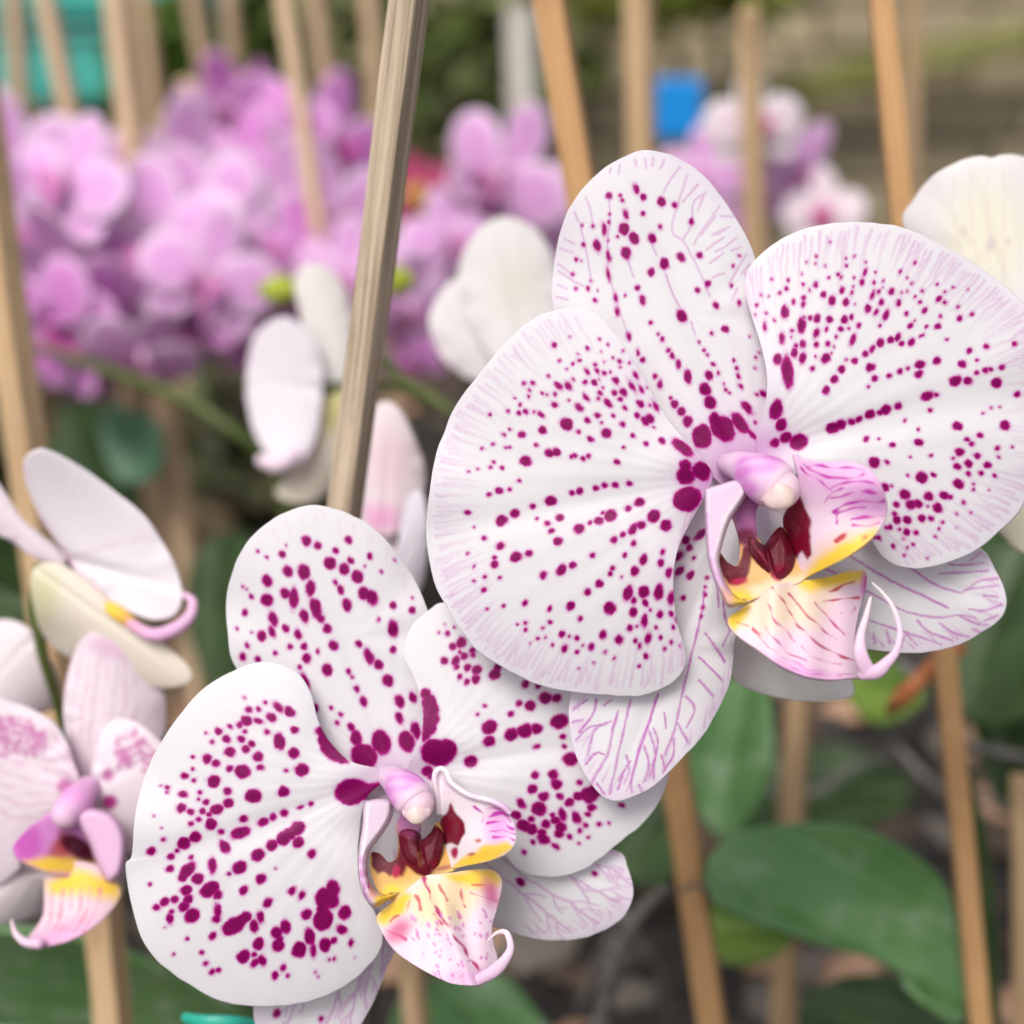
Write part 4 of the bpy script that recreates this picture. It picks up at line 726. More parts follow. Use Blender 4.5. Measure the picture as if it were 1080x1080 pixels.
flesh('mid_lobe', lip, o, lambda x, y, e: 0.336 - 0.006 * np.clip((y - 915) / 80, 0, 1) + 0.004 * ((x - 85) / 50) ** 2, (0.80, 0.58, 0.66),
      [('P', z7([(120, 715), (200, 675), (315, 715), (310, 760), (220, 745), (130, 745)]), YEL, 8), ('B', *z7([(160, 850)])[0], 40, 12, -20, (0.74, 0.40, 0.62), 9)] +
      [('L', z7([(140 + 24 * i, 730), (135 + 22 * i, 790), (120 + 18 * i, 840)]), 1.4, (0.62, 0.20, 0.30), 1.6) for i in range(6)], step=2.2)
tube('tendril', lip, [(*z7([(100, 872)])[0], 0.330, 6), (*z7([(65, 868)])[0], 0.330, 4.5), (*z7([(40, 845)])[0], 0.331, 3), (*z7([(30, 812)])[0], 0.333, 1.2)], M_LIP, 26, 12, tint_t)
tube('column', f3, [(*z7([(228, 470)])[0], 0.342, 13), (*z7([(200, 505)])[0], 0.337, 18), (*z7([(172, 535)])[0], 0.334, 16)], M_LIP, 26, 20, lambda t, a: ramp(t, [(0, (0.80, 0.52, 0.74)), (0.6, (0.76, 0.34, 0.68)), (1, (0.80, 0.56, 0.72))]))

# --- side-on white bloom above it
f4 = thing('orchid_flower', 'blurred white orchid flower seen side on, with pink hooked lip, at left edge', 'orchid', P1(60, 600, 0.360))
def z4(pts): return T(pts, 0, 330, 3.0)
o = z4([(75, 470), (110, 435), (160, 440), (240, 480), (340, 550), (440, 630), (510, 720), (560, 820), (577, 900), (552, 955), (490, 970), (420, 950), (330, 900), (250, 830), (190, 740), (130, 650), (85, 550)])
soft('petal', f4, o, 0.352, (65, 590), (190, 620), 70, (0.82, 0.77, 0.81), [('L', z4([(215, 780), (330, 740), (470, 700)]), 1.5, (0.78, 0.60, 0.74), 3), ('L', z4([(200, 740), (240, 820), (330, 890)]), 2.5, (0.72, 0.44, 0.62), 4), ('L', z4([(80, 480), (130, 640), (200, 740)]), 2, (0.76, 0.58, 0.72), 3)], b=-4, c=-3, crease=1.6, ph=1)
o = z4([(-60, 470), (0, 545), (60, 640), (140, 715), (205, 765), (195, 800), (110, 775), (30, 720), (-60, 660)])
soft('dorsal_sepal', f4, o, 0.358, (65, 590), (-10, 520), 30, (0.80, 0.70, 0.76), c=2)
o = [(33, 604), (60, 594), (92, 612), (127, 643), (165, 672), (200, 705), (196, 722), (165, 726), (130, 716), (88, 702), (55, 682), (38, 652)]
soft('lateral_sepal', f4, o, 0.350, (45, 605), (198, 715), 30, (0.82, 0.75, 0.66), [('B', 45, 630, 16, 30, 0, (0.74, 0.72, 0.48), 12)], c=3)
o = [(-25, 668), (18, 655), (50, 690), (63, 733), (42, 752), (-25, 750)]
soft('lateral_sepal', f4, o, 0.366, (45, 660), (-10, 720), 35, (0.82, 0.74, 0.77), c=2)
lip = thing('lip', '', '', (0, 0, 0)); lip.parent = f4
for k in ('label', 'category'): del lip[k]
tube('mid_lobe', lip, [(*z4([(415, 985)])[0], 0.349, 6), (*z4([(480, 1018)])[0], 0.347, 7), (*z4([(545, 1005)])[0], 0.346, 7.5), (*z4([(598, 965)])[0], 0.346, 6.5), (*z4([(610, 915)])[0], 0.347, 5), (*z4([(580, 888)])[0], 0.349, 3)], M_LIP, 40, 16, lambda t, a: ramp(t, [(0, (0.74, 0.36, 0.40)), (0.3, (0.74, 0.42, 0.66)), (1, (0.76, 0.50, 0.68))]))
tube('side_lobe', lip, [(*z4([(325, 920)])[0], 0.352, 6), (*z4([(380, 955)])[0], 0.350, 8), (*z4([(430, 990)])[0], 0.350, 6)], M_LIP, 20, 14, lambda t, a: ramp(t, [(0, (0.76, 0.44, 0.38)), (0.4, YEL), (1, (0.62, 0.28, 0.14))]))
tube('pedicel', f4, [(40, 600, 0.362, 6), (38, 640, 0.362, 7), (45, 690, 0.365, 6), (60, 740, 0.372, 5), (72, 790, 0.380, 6)], M_STEM, 30, 12)

# --- white bloom, side view, between the stake and the watermark spot
f5 = thing('orchid_flower', 'blurred white orchid flower seen from the side, left of the pale grooved stake', 'orchid', P1(330, 430, 0.46))
def z6(pts): return T(pts, 230, 280, 3.0)
o = z6([(190, 165), (140, 195), (105, 250), (88, 350), (93, 440), (115, 530), (160, 600), (225, 640), (280, 600), (318, 510), (332, 400), (325, 300), (290, 220), (235, 170)])
soft('petal', f5, o, 0.455, (335, 410), (265, 400), 70, (0.80, 0.75, 0.80), b=3, c=-3, crease=0.5)
o = z6([(240, 40), (310, -10), (385, 40), (425, 160), (420, 320), (370, 400), (310, 340), (270, 200)])
soft('dorsal_sepal', f5, o, 0.462, (355, 400), (325, 290), 30, (0.78, 0.74, 0.72), c=3)
o = z6([(290, 440), (395, 400), (430, 560), (385, 670), (310, 745), (240, 755), (180, 725), (220, 660), (260, 600), (280, 520)])
soft('lateral_sepal', f5, o, 0.460, (350, 425), (300, 525), 30, (0.80, 0.72, 0.62), [('B', 352, 430, 18, 26, 0, (0.62, 0.58, 0.26), 12)], c=3)
o = z6([(270, 130), (340, 150), (370, 260), (360, 380), (330, 400), (300, 300)])
soft('lateral_sepal', f5, o, 0.466, (340, 410), (330, 330), 25, (0.78, 0.70, 0.76), c=3)
tube('lip', f5, [(*z6([(240, 600)])[0], 0.4525, 9), (*z6([(190, 630)])[0], 0.4515, 10), (*z6([(140, 618)])[0], 0.452, 7)], M_LIP, 24, 14, lambda t, a: ramp(t, [(0, (0.80, 0.62, 0.74)), (1, (0.80, 0.68, 0.76))]))
tube('pedicel', f5, [(345, 410, 0.46, 6), (380, 405, 0.47, 6), (420, 408, 0.48, 5), (450, 425, 0.49, 6)], M_STEM, 24, 12)

# --- pale pink bloom right of the stake
f6 = thing('orchid_flower', 'blurred pale pink orchid flower squeezed between the pale grooved stake and the two speckled blooms', 'orchid', P1(420, 540, 0.40))
o = z6([(500, 445), (540, 430), (582, 462), (620, 540), (650, 620), (655, 690), (620, 790), (560, 850), (500, 850), (460, 780), (455, 660), (478, 540)])
soft('dorsal_sepal', f6, o, 0.395, (405, 570), (412, 425), 35, (0.82, 0.72, 0.75), [('B', *z6([(515, 800)])[0], 20, 14, 0, (0.80, 0.42, 0.64), 12), ('B', *z6([(540, 620)])[0], 16, 30, 0, (0.80, 0.62, 0.66), 14)], c=3)
o = z6([(590, 760), (620, 715), (650, 730), (665, 860), (650, 1000), (600, 1060), (560, 960)])
soft('petal', f6, o, 0.388, (420, 600), (440, 560), 25, (0.78, 0.74, 0.80), c=2)
o = z6([(400, 760), (480, 730), (540, 800), (580, 960), (560, 1080), (460, 1060), (400, 940)])
soft('petal', f6, o, 0.400, (420, 600), (390, 600), 30, (0.80, 0.70, 0.75), c=2)

# --- white blooms seen from behind
f7 = thing('orchid_flower', 'blurred plain white orchid flower seen from behind, left of the speckled upper sepal', 'orchid', P1(530, 330, 0.46))
o = [(484, 300), (488, 268), (504, 242), (530, 229), (558, 238), (580, 262), (592, 310), (588, 360), (565, 405), (530, 390), (500, 350)]
soft('petal', f7, o, 0.452, (560, 390), (525, 235), 60, (0.80, 0.77, 0.77), [('B', 545, 300, 22, 26, 0, (0.74, 0.72, 0.66), 20)], c=4, crease=1)
o = [(452, 340), (462, 312), (484, 292), (515, 300), (560, 340), (580, 390), (545, 408), (500, 402), (466, 378)]
soft('petal', f7, o, 0.458, (570, 380), (455, 335), 60, (0.79, 0.75, 0.76), c=3)
o = [(500, 350), (590, 330), (620, 360), (600, 420), (540, 420)]
soft('lateral_sepal', f7, o, 0.462, (580, 370), (520, 400), 40, (0.78, 0.75, 0.74), c=3)
f8 = thing('orchid_flower', 'cream white orchid flower behind the large speckled petal, cut by the right edge', 'orchid', P1(1060, 300, 0.335))
o = [(953, 240), (962, 212), (984, 186), (1012, 170), (1034, 164), (1046, 166), (1058, 163), (1082, 166), (1112, 186), (1132, 250), (1112, 330), (1060, 345), (1000, 300)]
soft('petal', f8, o, 0.325, (1080, 340), (1030, 165), 75, (0.83, 0.79, 0.80), [('B', 1040, 250, 42, 55, 0, (0.82, 0.79, 0.66), 28), ('B', 1045, 258, 5, 6, 0, (0.68, 0.56, 0.58), 4), ('B', 1016, 243, 4, 4, 0, (0.72, 0.66, 0.60), 3), ('B', 1063, 255, 3, 3, 0, (0.70, 0.60, 0.58), 3)] +
     [('L', [(1030 + 9 * i, 330), (1008 + 17 * i, 240), (1005 + 18 * i, 178)], 0.8, (0.76, 0.68, 0.68), 2) for i in range(4)], c=5, crease=0.8)
o = [(1040, 540), (1062, 520), (1095, 520), (1110, 570), (1085, 585), (1060, 570)]
soft('lateral_sepal', f8, o, 0.330, (1080, 500), (1080, 585), 35, (0.80, 0.76, 0.60), c=2)
o = [(1030, 320), (1090, 320), (1120, 420), (1110, 540), (1060, 540), (1040, 440)]
soft('petal', f8, o, 0.334, (1080, 340), (1080, 540), 50, (0.82, 0.78, 0.72), c=2)
f9 = thing('orchid_flower', 'greyish white orchid flower in shade, only its lower rim showing under the large flower lip', 'orchid', P1(830, 690, 0.312))
o = [(760, 660), (772, 712), (802, 731), (848, 740), (896, 736), (899, 718), (880, 680), (830, 650), (780, 640)]
soft('petal', f9, o, 0.306, (830, 640), (840, 740), 70, (0.82, 0.80, 0.77), c=3)
o = [(770, 600), (830, 590), (880, 620), (880, 690), (820, 700), (765, 670)]
soft('petal', f9, o, 0.310, (830, 600), (830, 700), 60, (0.82, 0.80, 0.77), c=3)

# ================================================================== PINK BLOOMS FARTHER BACK
def unit_blade(pts, z, n=36, m=9):
    O = closed_spline(pts, n); c = O.mean(0); f = np.linspace(0, 1, m + 1)[1:]
    q = c + f[:, None, None] * (O - c)[None]
    x = np.r_[c[0], q[..., 0].ravel()]; y = np.r_[c[1], q[..., 1].ravel()]; r = np.r_[0, np.repeat(f, n)]
    i = np.arange(n); j = (i + 1) % n
    fs = [np.c_[np.zeros(n, int), 1 + i, 1 + j], np.vstack([np.c_[1 + k * n + i, 1 + (k + 1) * n + i, 1 + (k + 1) * n + j, 1 + k * n + j] for k in range(m - 1)])]
    return np.c_[x, y, z(x, y, r)], r, fs
def rot2(p, a): c, s = math.cos(a), math.sin(a); return [(x * c - y * s, x * s + y * c) for x, y in p]
PET = [(0.04, -0.06), (0.30, -0.34), (0.62, -0.40), (0.88, -0.22), (0.96, 0.08), (0.84, 0.34), (0.55, 0.46), (0.26, 0.34), (0.05, 0.08)]
SEP = [(-0.08, 0.05), (0.08, 0.05), (0.27, 0.35), (0.30, 0.65), (0.17, 0.90), (0, 0.97), (-0.17, 0.90), (-0.30, 0.65), (-0.27, 0.35)]
def proto(main, rim, vein_c, lipc, S=0.041):
    root = thing('orchid_flower', 'x', 'orchid', (0, 0, 0))
    def part(name, pts, zf, parent=root, fixed=None):
        V, r, fs = unit_blade(pts, zf); d = np.hypot(V[:, 0], V[:, 1])
        k = sstep(0.55, 1.0, r)[:, None]; t = np.array(main) * (1 - k) + np.array(rim) * k
        k = (np.exp(-(d / 0.22) ** 2) * 0.5)[:, None]; t = t * (1 - k) + np.array(vein_c) * k
        if fixed is not None: t = np.tile(np.array(fixed), (len(V), 1))
        return solid(mesh_obj(name, V * S, fs, M_SOFT if fixed is None else M_LIP, parent, {'tint': t}), 0.8)
    part('dorsal_sepal', SEP, lambda x, y, r: -0.06 + 0.10 * y * y - 0.25 * x * x)
    part('lateral_sepal', rot2(SEP, math.radians(132)), lambda x, y, r: -0.08 - 0.05 * (x * x + y * y))
    part('lateral_sepal', rot2(SEP, math.radians(-132)), lambda x, y, r: -0.08 - 0.05 * (x * x + y * y))
    part('petal', PET, lambda x, y, r: 0.02 + 0.12 * x - 0.22 * x * x - 0.25 * y * y * r)
    part('petal', [(-x, y) for x, y in PET][::-1], lambda x, y, r: 0.02 - 0.12 * x - 0.22 * x * x - 0.25 * y * y * r)
    part('lip', [(-0.10, 0.02), (0.10, 0.02), (0.24, -0.06), (0.22, -0.22), (0.12, -0.30), (0.07, -0.46), (0, -0.52), (-0.07, -0.46), (-0.12, -0.30), (-0.22, -0.22), (-0.24, -0.06)], lambda x, y, r: 0.10 + 0.5 * np.abs(x) + 0.10 * np.cos(5 * y), fixed=lipc)
    cp = tube('column', root, [(0, 0.06 * S, 0, 0.08 * S), (0, 0.03 * S, 0.12 * S, 0.075 * S), (0, -0.01 * S, 0.2 * S, 0.06 * S)], M_LIP, 10, 10, lambda t, a: ramp(t, [(0, vein_c), (1, (0.80, 0.62, 0.74))]), world=True)
    tube('pedicel', root, [(0, 0, -0.05 * S, 0.05 * S), (0, -0.1 * S, -0.35 * S, 0.05 * S), (0, -0.45 * S, -0.7 * S, 0.055 * S)], M_PEDI, 12, 8, world=True)
    return root
PROTOS = {'lilac': proto((0.78, 0.42, 0.76), (0.85, 0.66, 0.84), (0.60, 0.22, 0.54), (0.66, 0.24, 0.52)),
          'pink': proto((0.74, 0.28, 0.70), (0.80, 0.48, 0.76), (0.52, 0.12, 0.46), (0.58, 0.10, 0.40)),
          'magenta': proto((0.62, 0.14, 0.56), (0.68, 0.26, 0.64), (0.36, 0.03, 0.28), (0.40, 0.02, 0.14)),
          'blush': proto((0.80, 0.66, 0.74), (0.84, 0.80, 0.82), (0.62, 0.14, 0.42), (0.60, 0.06, 0.28)),
          'crimson': proto((0.42, 0.03, 0.14), (0.45, 0.08, 0.16), (0.45, 0.12, 0.03), (0.70, 0.42, 0.03))}
used = set()
def place(kind, x, y, d, size, roll, yaw, pitch, label, group='pink orchid blooms in the background'):
    src = PROTOS[kind]
    if kind in used:
        r = src.copy(); COL.objects.link(r)
        for ch in src.children:
            c = ch.copy(); COL.objects.link(c); c.parent = r
    else: r = src; used.add(kind)
    s = size * (1.28 if kind in ('lilac', 'pink') else 1.0) * d / F / 0.08
    B = Matrix((Vector(RT), Vector(UP), Vector(-FW))).transposed().to_4x4()
    yaw, pitch = yaw * 1.7, pitch * 1.7 + (7 if kind == 'lilac' else -4)
    R = Matrix.Rotation(math.radians(yaw), 4, 'Y') @ Matrix.Rotation(math.radians(pitch), 4, 'X') @ Matrix.Rotation(math.radians(roll), 4, 'Z')
    r.matrix_basis = Matrix.Translation(Vector(P1(x, y, d))) @ B @ R @ Matrix.Scale(s, 4)
    r['label'] = label; r['category'] = 'orchid'; r['group'] = group
for a in [
    ('lilac', 22, 188, 0.74, 165, 10, -15, 10, 'lilac orchid bloom with rounded pale petals at the far left edge, below the tan stakes'),
    ('magenta', 12, 258, 0.78, 120, 30, 35, 0, 'dark magenta orchid bloom cut by the left edge under a lilac one'),
    ('lilac', 62, 300, 0.70, 175, -35, -25, 20, 'lilac orchid bloom tilted to the left with a long diagonal petal'),
    ('pink', 118, 205, 0.86, 120, 15, 25, 0, 'deep pink orchid bloom in shade behind the wide brown stake'),
    ('lilac', 190, 185, 0.76, 135, -8, 10, 5, 'lilac orchid bloom with pale centre right of the wide brown stake'),
    ('lilac', 168, 262, 0.70, 165, 12, -12, -5, 'large pale lilac orchid bloom in the middle of the pink cluster'),
    ('pink', 238, 112, 0.84, 95, 20, 15, 20, 'small pink orchid bloom at the top of the pink cluster, under the green bush'),
    ('magenta', 276, 96, 0.90, 66, 0, 25, 0, 'smallest magenta orchid bloom, highest in the pink cluster'),
    ('pink', 250, 172, 0.80, 105, -20, -15, 0, 'deep pink orchid bloom with magenta lip between two lilac ones'),
    ('lilac', 262, 262, 0.72, 165, 5, 18, -8, 'lilac orchid bloom directly above the yellow green bud'),
    ('lilac', 300, 218, 0.78, 120, -15, -20, 5, 'lilac orchid bloom in front of the thin tan stake'),
    ('pink', 296, 142, 0.82, 100, 12, -10, 0, 'pink orchid bloom left of the thin tan stake near the top of the cluster'),
    ('pink', 352, 148, 0.82, 118, -5, 25, 5, 'pink orchid bloom touching the left side of the pale grooved stake'),
    ('lilac', 350, 225, 0.76, 120, 20, 10, 0, 'pale lilac orchid bloom left of the grooved stake above the white side view flower'),
    ('pink', 122, 345, 0.68, 150, -40, 30, 25, 'purple pink orchid bloom hanging lowest in the cluster, its petal pointing down left'),
    ('lilac', 48, 372, 0.72, 90, 30, -30, 20, 'pale lilac orchid bloom at the lower left of the cluster beside the big tan stake'),
    ('magenta', 228, 325, 0.76, 100, 0, 20, 20, 'magenta orchid bloom in the gap left of the white side view flower'),
    ('pink', 100, 412, 0.74, 48, 0, 40, 30, 'single small magenta pink bloom hanging below the cluster'),
    ('magenta', 150, 300, 0.80, 140, 60, 10, 0, 'magenta orchid bloom deep inside the cluster'),
    ('pink', 20, 330, 0.76, 130, 80, 10, 10, 'rose pink orchid bloom low on the left edge'),
    ('lilac', 70, 190, 0.68, 120, -20, -10, -10, 'pale round lilac petals at left, brightest bloom left of the wide brown stake'),
    ('lilac', 110, 262, 0.72, 130, 25, 15, 5, 'lilac orchid bloom in the left half of the cluster under the wide brown stake'),
    ('pink', 60, 345, 0.66, 130, 50, -20, 15, 'rose lilac orchid bloom with petals hanging straight down at left'),
    ('lilac', 150, 372, 0.66, 105, -25, 10, 25, 'lilac orchid bloom in the lowest row, above the curved green stem'),
    ('pink', 195, 330, 0.70, 115, 15, -25, 10, 'rose orchid bloom in the lowest row, left of the green bud'),
    ('lilac', 220, 290, 0.68, 120, -15, 5, 0, 'pale lilac orchid bloom just left of the yellow green bud'),
    ('lilac', 215, 215, 0.72, 110, 30, -5, 0, 'lilac orchid bloom in the centre of the cluster, its dorsal petal leaning right'),
    ('pink', 320, 265, 0.72, 100, 10, 15, 0, 'pink orchid bloom right above the white side view flower'),
    ('lilac', 365, 290, 0.70, 100, -10, -10, 0, 'lilac orchid bloom touching the grooved stake beside the white side view flower'),
    ('pink', 262, 335, 0.74, 95, 40, 10, 10, 'rose orchid bloom peeking out behind the white side view flower'),
    ('lilac', 5, 240, 0.68, 120, 0, 20, 0, 'lilac orchid bloom cut in half by the left edge'),
    ('lilac', 455, 300, 0.76, 95, -30, 10, 0, 'lilac orchid bloom left of the white back view flower'),
    ('lilac', 562, 250, 0.80, 85, 10, -15, 0, 'small lilac orchid bloom between the white back view flower and the orange stake'),
    ('lilac', 532, 182, 0.78, 130, -42, -20, 5, 'lilac orchid bloom with one long petal reaching up left, right of the grooved stake'),
    ('magenta', 512, 222, 0.82, 84, 30, 25, 0, 'magenta orchid bloom behind the long lilac petal'),
    ('lilac', 474, 252, 0.74, 90, 10, 15, -10, 'round lilac orchid bloom between the grooved stake and the white back view flower'),
    ('crimson', 440, 200, 0.98, 86, 20, -10, 0, 'red and yellow bloom just right of the pale grooved stake'),
    ('lilac', 428, 322, 0.70, 92, 0, 20, 10, 'pale lilac orchid bloom half hidden by the grooved stake above the curved green stem'),
    ('pink', 432, 378, 0.72, 62, 20, -15, 20, 'small pink bloom right of the grooved stake, lowest there'),
    ('lilac', 590, 215, 0.84, 90, -20, 10, 0, 'lilac orchid bloom in front of the orange stake foot, behind the speckled sepal'),
    ('blush', 796, 128, 0.775, 112, 8, 5, 5, 'white orchid bloom with pink centre behind a tan stake, right of the blue tag'),
    ('lilac', 738, 184, 0.84, 84, -10, -15, 0, 'lilac orchid bloom under the blue tag'),
    ('lilac', 846, 176, 0.82, 92, -35, 20, 0, 'pink orchid bloom with a petal pointing up right, right of the thin tan stake'),
    ('blush', 868, 222, 0.80, 92, 0, -10, 0, 'blush pink orchid bloom resting above the big right speckled petal'),
    ('lilac', 792, 215, 0.84, 78, 40, 0, 0, 'lilac orchid bloom behind the tan stake between the two speckled petals')]:
    place(*a)

# ================================================================== STAKES
GZ = 0.0
def stake(x0, y0, x1, y1, d0, d1, wmm, mat, label, kind='square', twist=35, name='wooden_stake', bow=0.0):
    """A straight stake through two photo points; its foot runs on into the ground, the top as far as given."""
    a = P1(x0, y0, d0); b = P1(x1, y1, d1); v = b - a; v /= np.linalg.norm(v)
    if v[2] < -0.2:
        tt = (GZ - 0.03 - a[2]) / v[2]; b = a + v * tt
    Ln = np.linalg.norm(b - a); r = wmm * 0.5e-3
    rs = np.random.RandomState(int(abs(x0) * 7 + abs(y1)))
    if kind == 'square':
        base = []
        for k in range(4):
            A = math.pi / 4 + k * math.pi / 2; B_ = A + math.pi / 2
            for q in np.linspace(0, 1, 9)[:-1]:
                p = np.array([math.cos(A), math.sin(A)]) * (1 - q) + np.array([math.cos(B_), math.sin(B_)]) * q
                if 0 < q < 1: p = p * (1 + rs.uniform(-0.035, 0.02))
                else: p = p * 0.95
                base.append(p * 1.12)
        base = np.array(base)
    else:
        th = np.linspace(0, 2 * math.pi, 28, endpoint=False); base = np.c_[np.cos(th), np.sin(th)] * (1 + rs.uniform(-0.02, 0.02, 28))[:, None]
    t = math.radians(twist); base = base @ np.array([[math.cos(t), math.sin(t)], [-math.sin(t), math.cos(t)]])
    K = 26; zs = np.linspace(0, Ln, K); m = len(base)
    bend = np.c_[np.cumsum(rs.uniform(-1, 1, K)), np.cumsum(rs.uniform(-1, 1, K))] * 0.00015
    bend[:, 0] += bow * np.sin(zs / Ln * math.pi)
    V = np.array([[*(base[i] * r * (1 + 0.02 * math.sin(k * 1.7 + i)) + bend[k]), zs[k]] for k in range(K) for i in range(m)])
    V = np.vstack([V, [[bend[0, 0], bend[0, 1], 0], [bend[-1, 0], bend[-1, 1], Ln]]])
    i = np.arange(m); j = (i + 1) % m
    fs = np.vstack([np.c_[k * m + i, k * m + j, (k + 1) * m + j, (k + 1) * m + i] for k in range(K - 1)])
    tri = np.vstack([np.c_[np.full(m, K * m), j, i], np.c_[np.full(m, K * m + 1), (K - 1) * m + i, (K - 1) * m + j]])
    o = mesh_obj(name, V + 0, [fs, tri], mat, None, smooth=False)
    me = o.data; off = o.location.copy(); me.transform(Matrix.Translation(off))
    X = np.cross(v, -FW); X /= np.linalg.norm(X); Y = np.cross(v, X)
    o.matrix_basis = Matrix((Vector(X), Vector(Y), Vector(v))).transposed().to_4x4()
    o.location = Vector(a)
    tag(o, label, 'stake'); return o
stake(438, -60, 362, 560, 0.292, 0.350, 8.0, M_GREY, 'pale weathered wooden stake with long grooves, the sharpest one, leaning left of the large flower', twist=24)
for a in [(570, -60, 748, 1130, 0.40, 0.455, 10.2, M_ORANGE, 'orange brown stake behind the large speckled flower, wire tied lower down'),
          (672, -60, 674, 824, 0.63, 0.82, 13.5, M_TAN, 'straight tan stake above the left half of the large flower, left of the blue tag'),
          (790, 10, 804, 760, 0.69, 0.886, 12.5, M_TAN, 'short tan stake with its blunt top in view, in front of the white bloom'),
          (924, -60, 1040, 1130, 0.40, 0.45, 8.0, M_ORANGE, 'tan stake passing behind the big right petal and out again at lower right'),
          (962, -60, 950, 620, 0.92, 1.06, 13, M_BROWN, 'dim purple brown stake close behind the tan one at top right'),
          (290, -60, 340, 330, 0.695, 0.735, 9.0, M_PALE, 'long thin tan stake standing among the pink blooms left of the grooved stake'),
          (326, -60, 362, 200, 0.92, 1.0, 12, M_PALE, 'pinkish tan stake close behind the grooved one'),
          (384, -60, 398, 160, 0.95, 1.0, 12, M_PALE, 'brownish stake at the top hidden partly by the grooved stake'),
          (118, -60, 160, 260, 0.69, 0.725, 12.5, M_PALE, 'wide brown stake at upper left rising from the pink cluster'),
          (145, -60, 170, 170, 0.92, 0.98, 10, M_PALE, 'tan stake just right of the wide brown one'),
          (194, -60, 222, 130, 0.92, 0.98, 11, M_PALE, 'brown stake leaning over the green bush at upper left'),
          (236, -60, 250, 120, 0.96, 1.0, 10, M_PALE, 'tan stake above the small magenta bloom'),
          (12, -60, 20, 160, 0.86, 0.92, 11, M_PALE, 'pinkish tan stake at the top left corner'),
          (36, -60, 100, 230, 0.71, 0.75, 9.5, M_PALE, 'greyish slanting stake crossing the teal crate at upper left'),
          (196, 88, 200, 200, 0.90, 0.95, 13, M_PALE, 'short pale stub of a stake standing in the pink cluster'),
          (-46, -60, 34, 540, 0.44, 0.48, 12.0, M_TAN, 'broad tan stake at the left edge behind the side on white flower'),
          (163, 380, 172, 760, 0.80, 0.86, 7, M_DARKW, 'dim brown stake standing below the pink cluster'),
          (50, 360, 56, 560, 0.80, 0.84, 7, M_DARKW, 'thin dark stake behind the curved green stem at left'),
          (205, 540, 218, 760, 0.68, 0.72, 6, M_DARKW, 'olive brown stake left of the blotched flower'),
          (106, 940, 128, 1130, 0.42, 0.44, 10.5, M_TAN, 'tan stake at the bottom left beneath the pale pink flower'),
          (432, 1000, 438, 1140, 0.46, 0.48, 8, M_TAN, 'tan stake below the lip of the blotched flower'),
          (852, 600, 826, 1120, 0.56, 0.60, 10.5, M_BROWN, 'dim brown stake behind the big green leaf'),
          (1076, 820, 1082, 1120, 0.50, 0.52, 8, M_BROWN, 'stake cut by the right edge at the bottom')]:
    stake(*a, twist=rnd.uniform(5, 40), bow=rnd.uniform(-0.004, 0.004))
stake(549, 8, 556, 240, 1.0, 1.03, 22, plain('white_paint', (0.50, 0.47, 0.42), (0.43, 0.40, 0.36), 60), 'whitish plastic pole far behind, left of the orange brown stake', kind='round', name='plastic_pole')
wt = tube('wire_tie', None, [(718, 939, 0.435, 2.2), (735, 934, 0.426, 2.4), (757, 940, 0.437, 2.2)], M_ROOT, 16, 10)
tag(wt, 'dark wire tie looped round a tan stake below the large flower', 'wire tie')

# ================================================================== STEMS, BUDS, ROOTS
def stem(path, mat, label, name='flower_spike', cat='flower spike'):
    return tag(tube(name, None, path, mat, 60, 14), label, cat)
stem([(40, 365, 0.62, 5), (110, 390, 0.60, 6), (180, 415, 0.58, 7), (240, 450, 0.57, 7), (290, 500, 0.58, 8), (310, 600, 0.60, 8), (320, 800, 0.66, 8), (320, 1000, 0.72, 8)], M_STEM, 'curved green flower stem crossing below the pink cluster at left')
stem([(395, 365, 0.52, 5), (425, 400, 0.50, 6), (470, 430, 0.49, 6), (520, 470, 0.50, 6), (560, 600, 0.55, 6), (560, 900, 0.62, 7)], M_STEM, 'thin green flower stem passing below the white back view flower')
stem([(984, 722, 0.47, 5), (1000, 760, 0.465, 6), (1022, 830, 0.47, 7), (1040, 930, 0.48, 7), (1050, 1120, 0.50, 8)], M_LEAF_D, 'dark green flower spike at lower right close behind the orange tan stake')
stem([(700, 640, 0.355, 8), (640, 760, 0.365, 9), (560, 860, 0.40, 9), (470, 930, 0.46, 8), (438, 1000, 0.50, 8), (436, 1350, 0.58, 8)], M_STEM, 'arching green flower stem hidden behind the two speckled flowers')
stem([(880, 500, 0.345, 9), (820, 560, 0.352, 9), (700, 640, 0.355, 8)], M_STEM, 'upper part of the arching stem behind the large speckled flower')
def bud(x, y, d, rx, ry, label):
    o = tube('flower_bud', None, [(x - rx * 0.8, y, d, ry * 0.55), (x, y, d, ry), (x + rx * 0.7, y, d, ry * 0.6)], plain('bud_green', (0.30, 0.36, 0.03), (0.40, 0.44, 0.05), 150), 20, 18)
    tag(o, label, 'flower bud')
bud(297, 306, 0.58, 20, 17, 'yellow green flower bud left of the grooved stake, below the pink cluster')
bud(419, 296, 0.56, 9, 20, 'yellow green flower bud peeking out at the right side of the grooved stake')
for p, lb in [([(700, 940, 0.46, 7), (672, 965, 0.45, 8), (645, 1020, 0.45, 9), (628, 1100, 0.46, 9)], 'grey aerial root curving down left of the wire tied stake'),
              ([(640, 1000, 0.50, 6), (655, 965, 0.49, 6), (668, 990, 0.49, 5), (640, 1060, 0.52, 6)], 'brown dry root behind the grey one'),
              ([(950, 700, 0.50, 5), (985, 730, 0.49, 6), (1010, 780, 0.50, 6), (1080, 800, 0.54, 6)], 'dark root at lower right crossing behind the orange tan stake')]:
    stem(p, M_ROOT, lb, 'aerial_root', 'root')
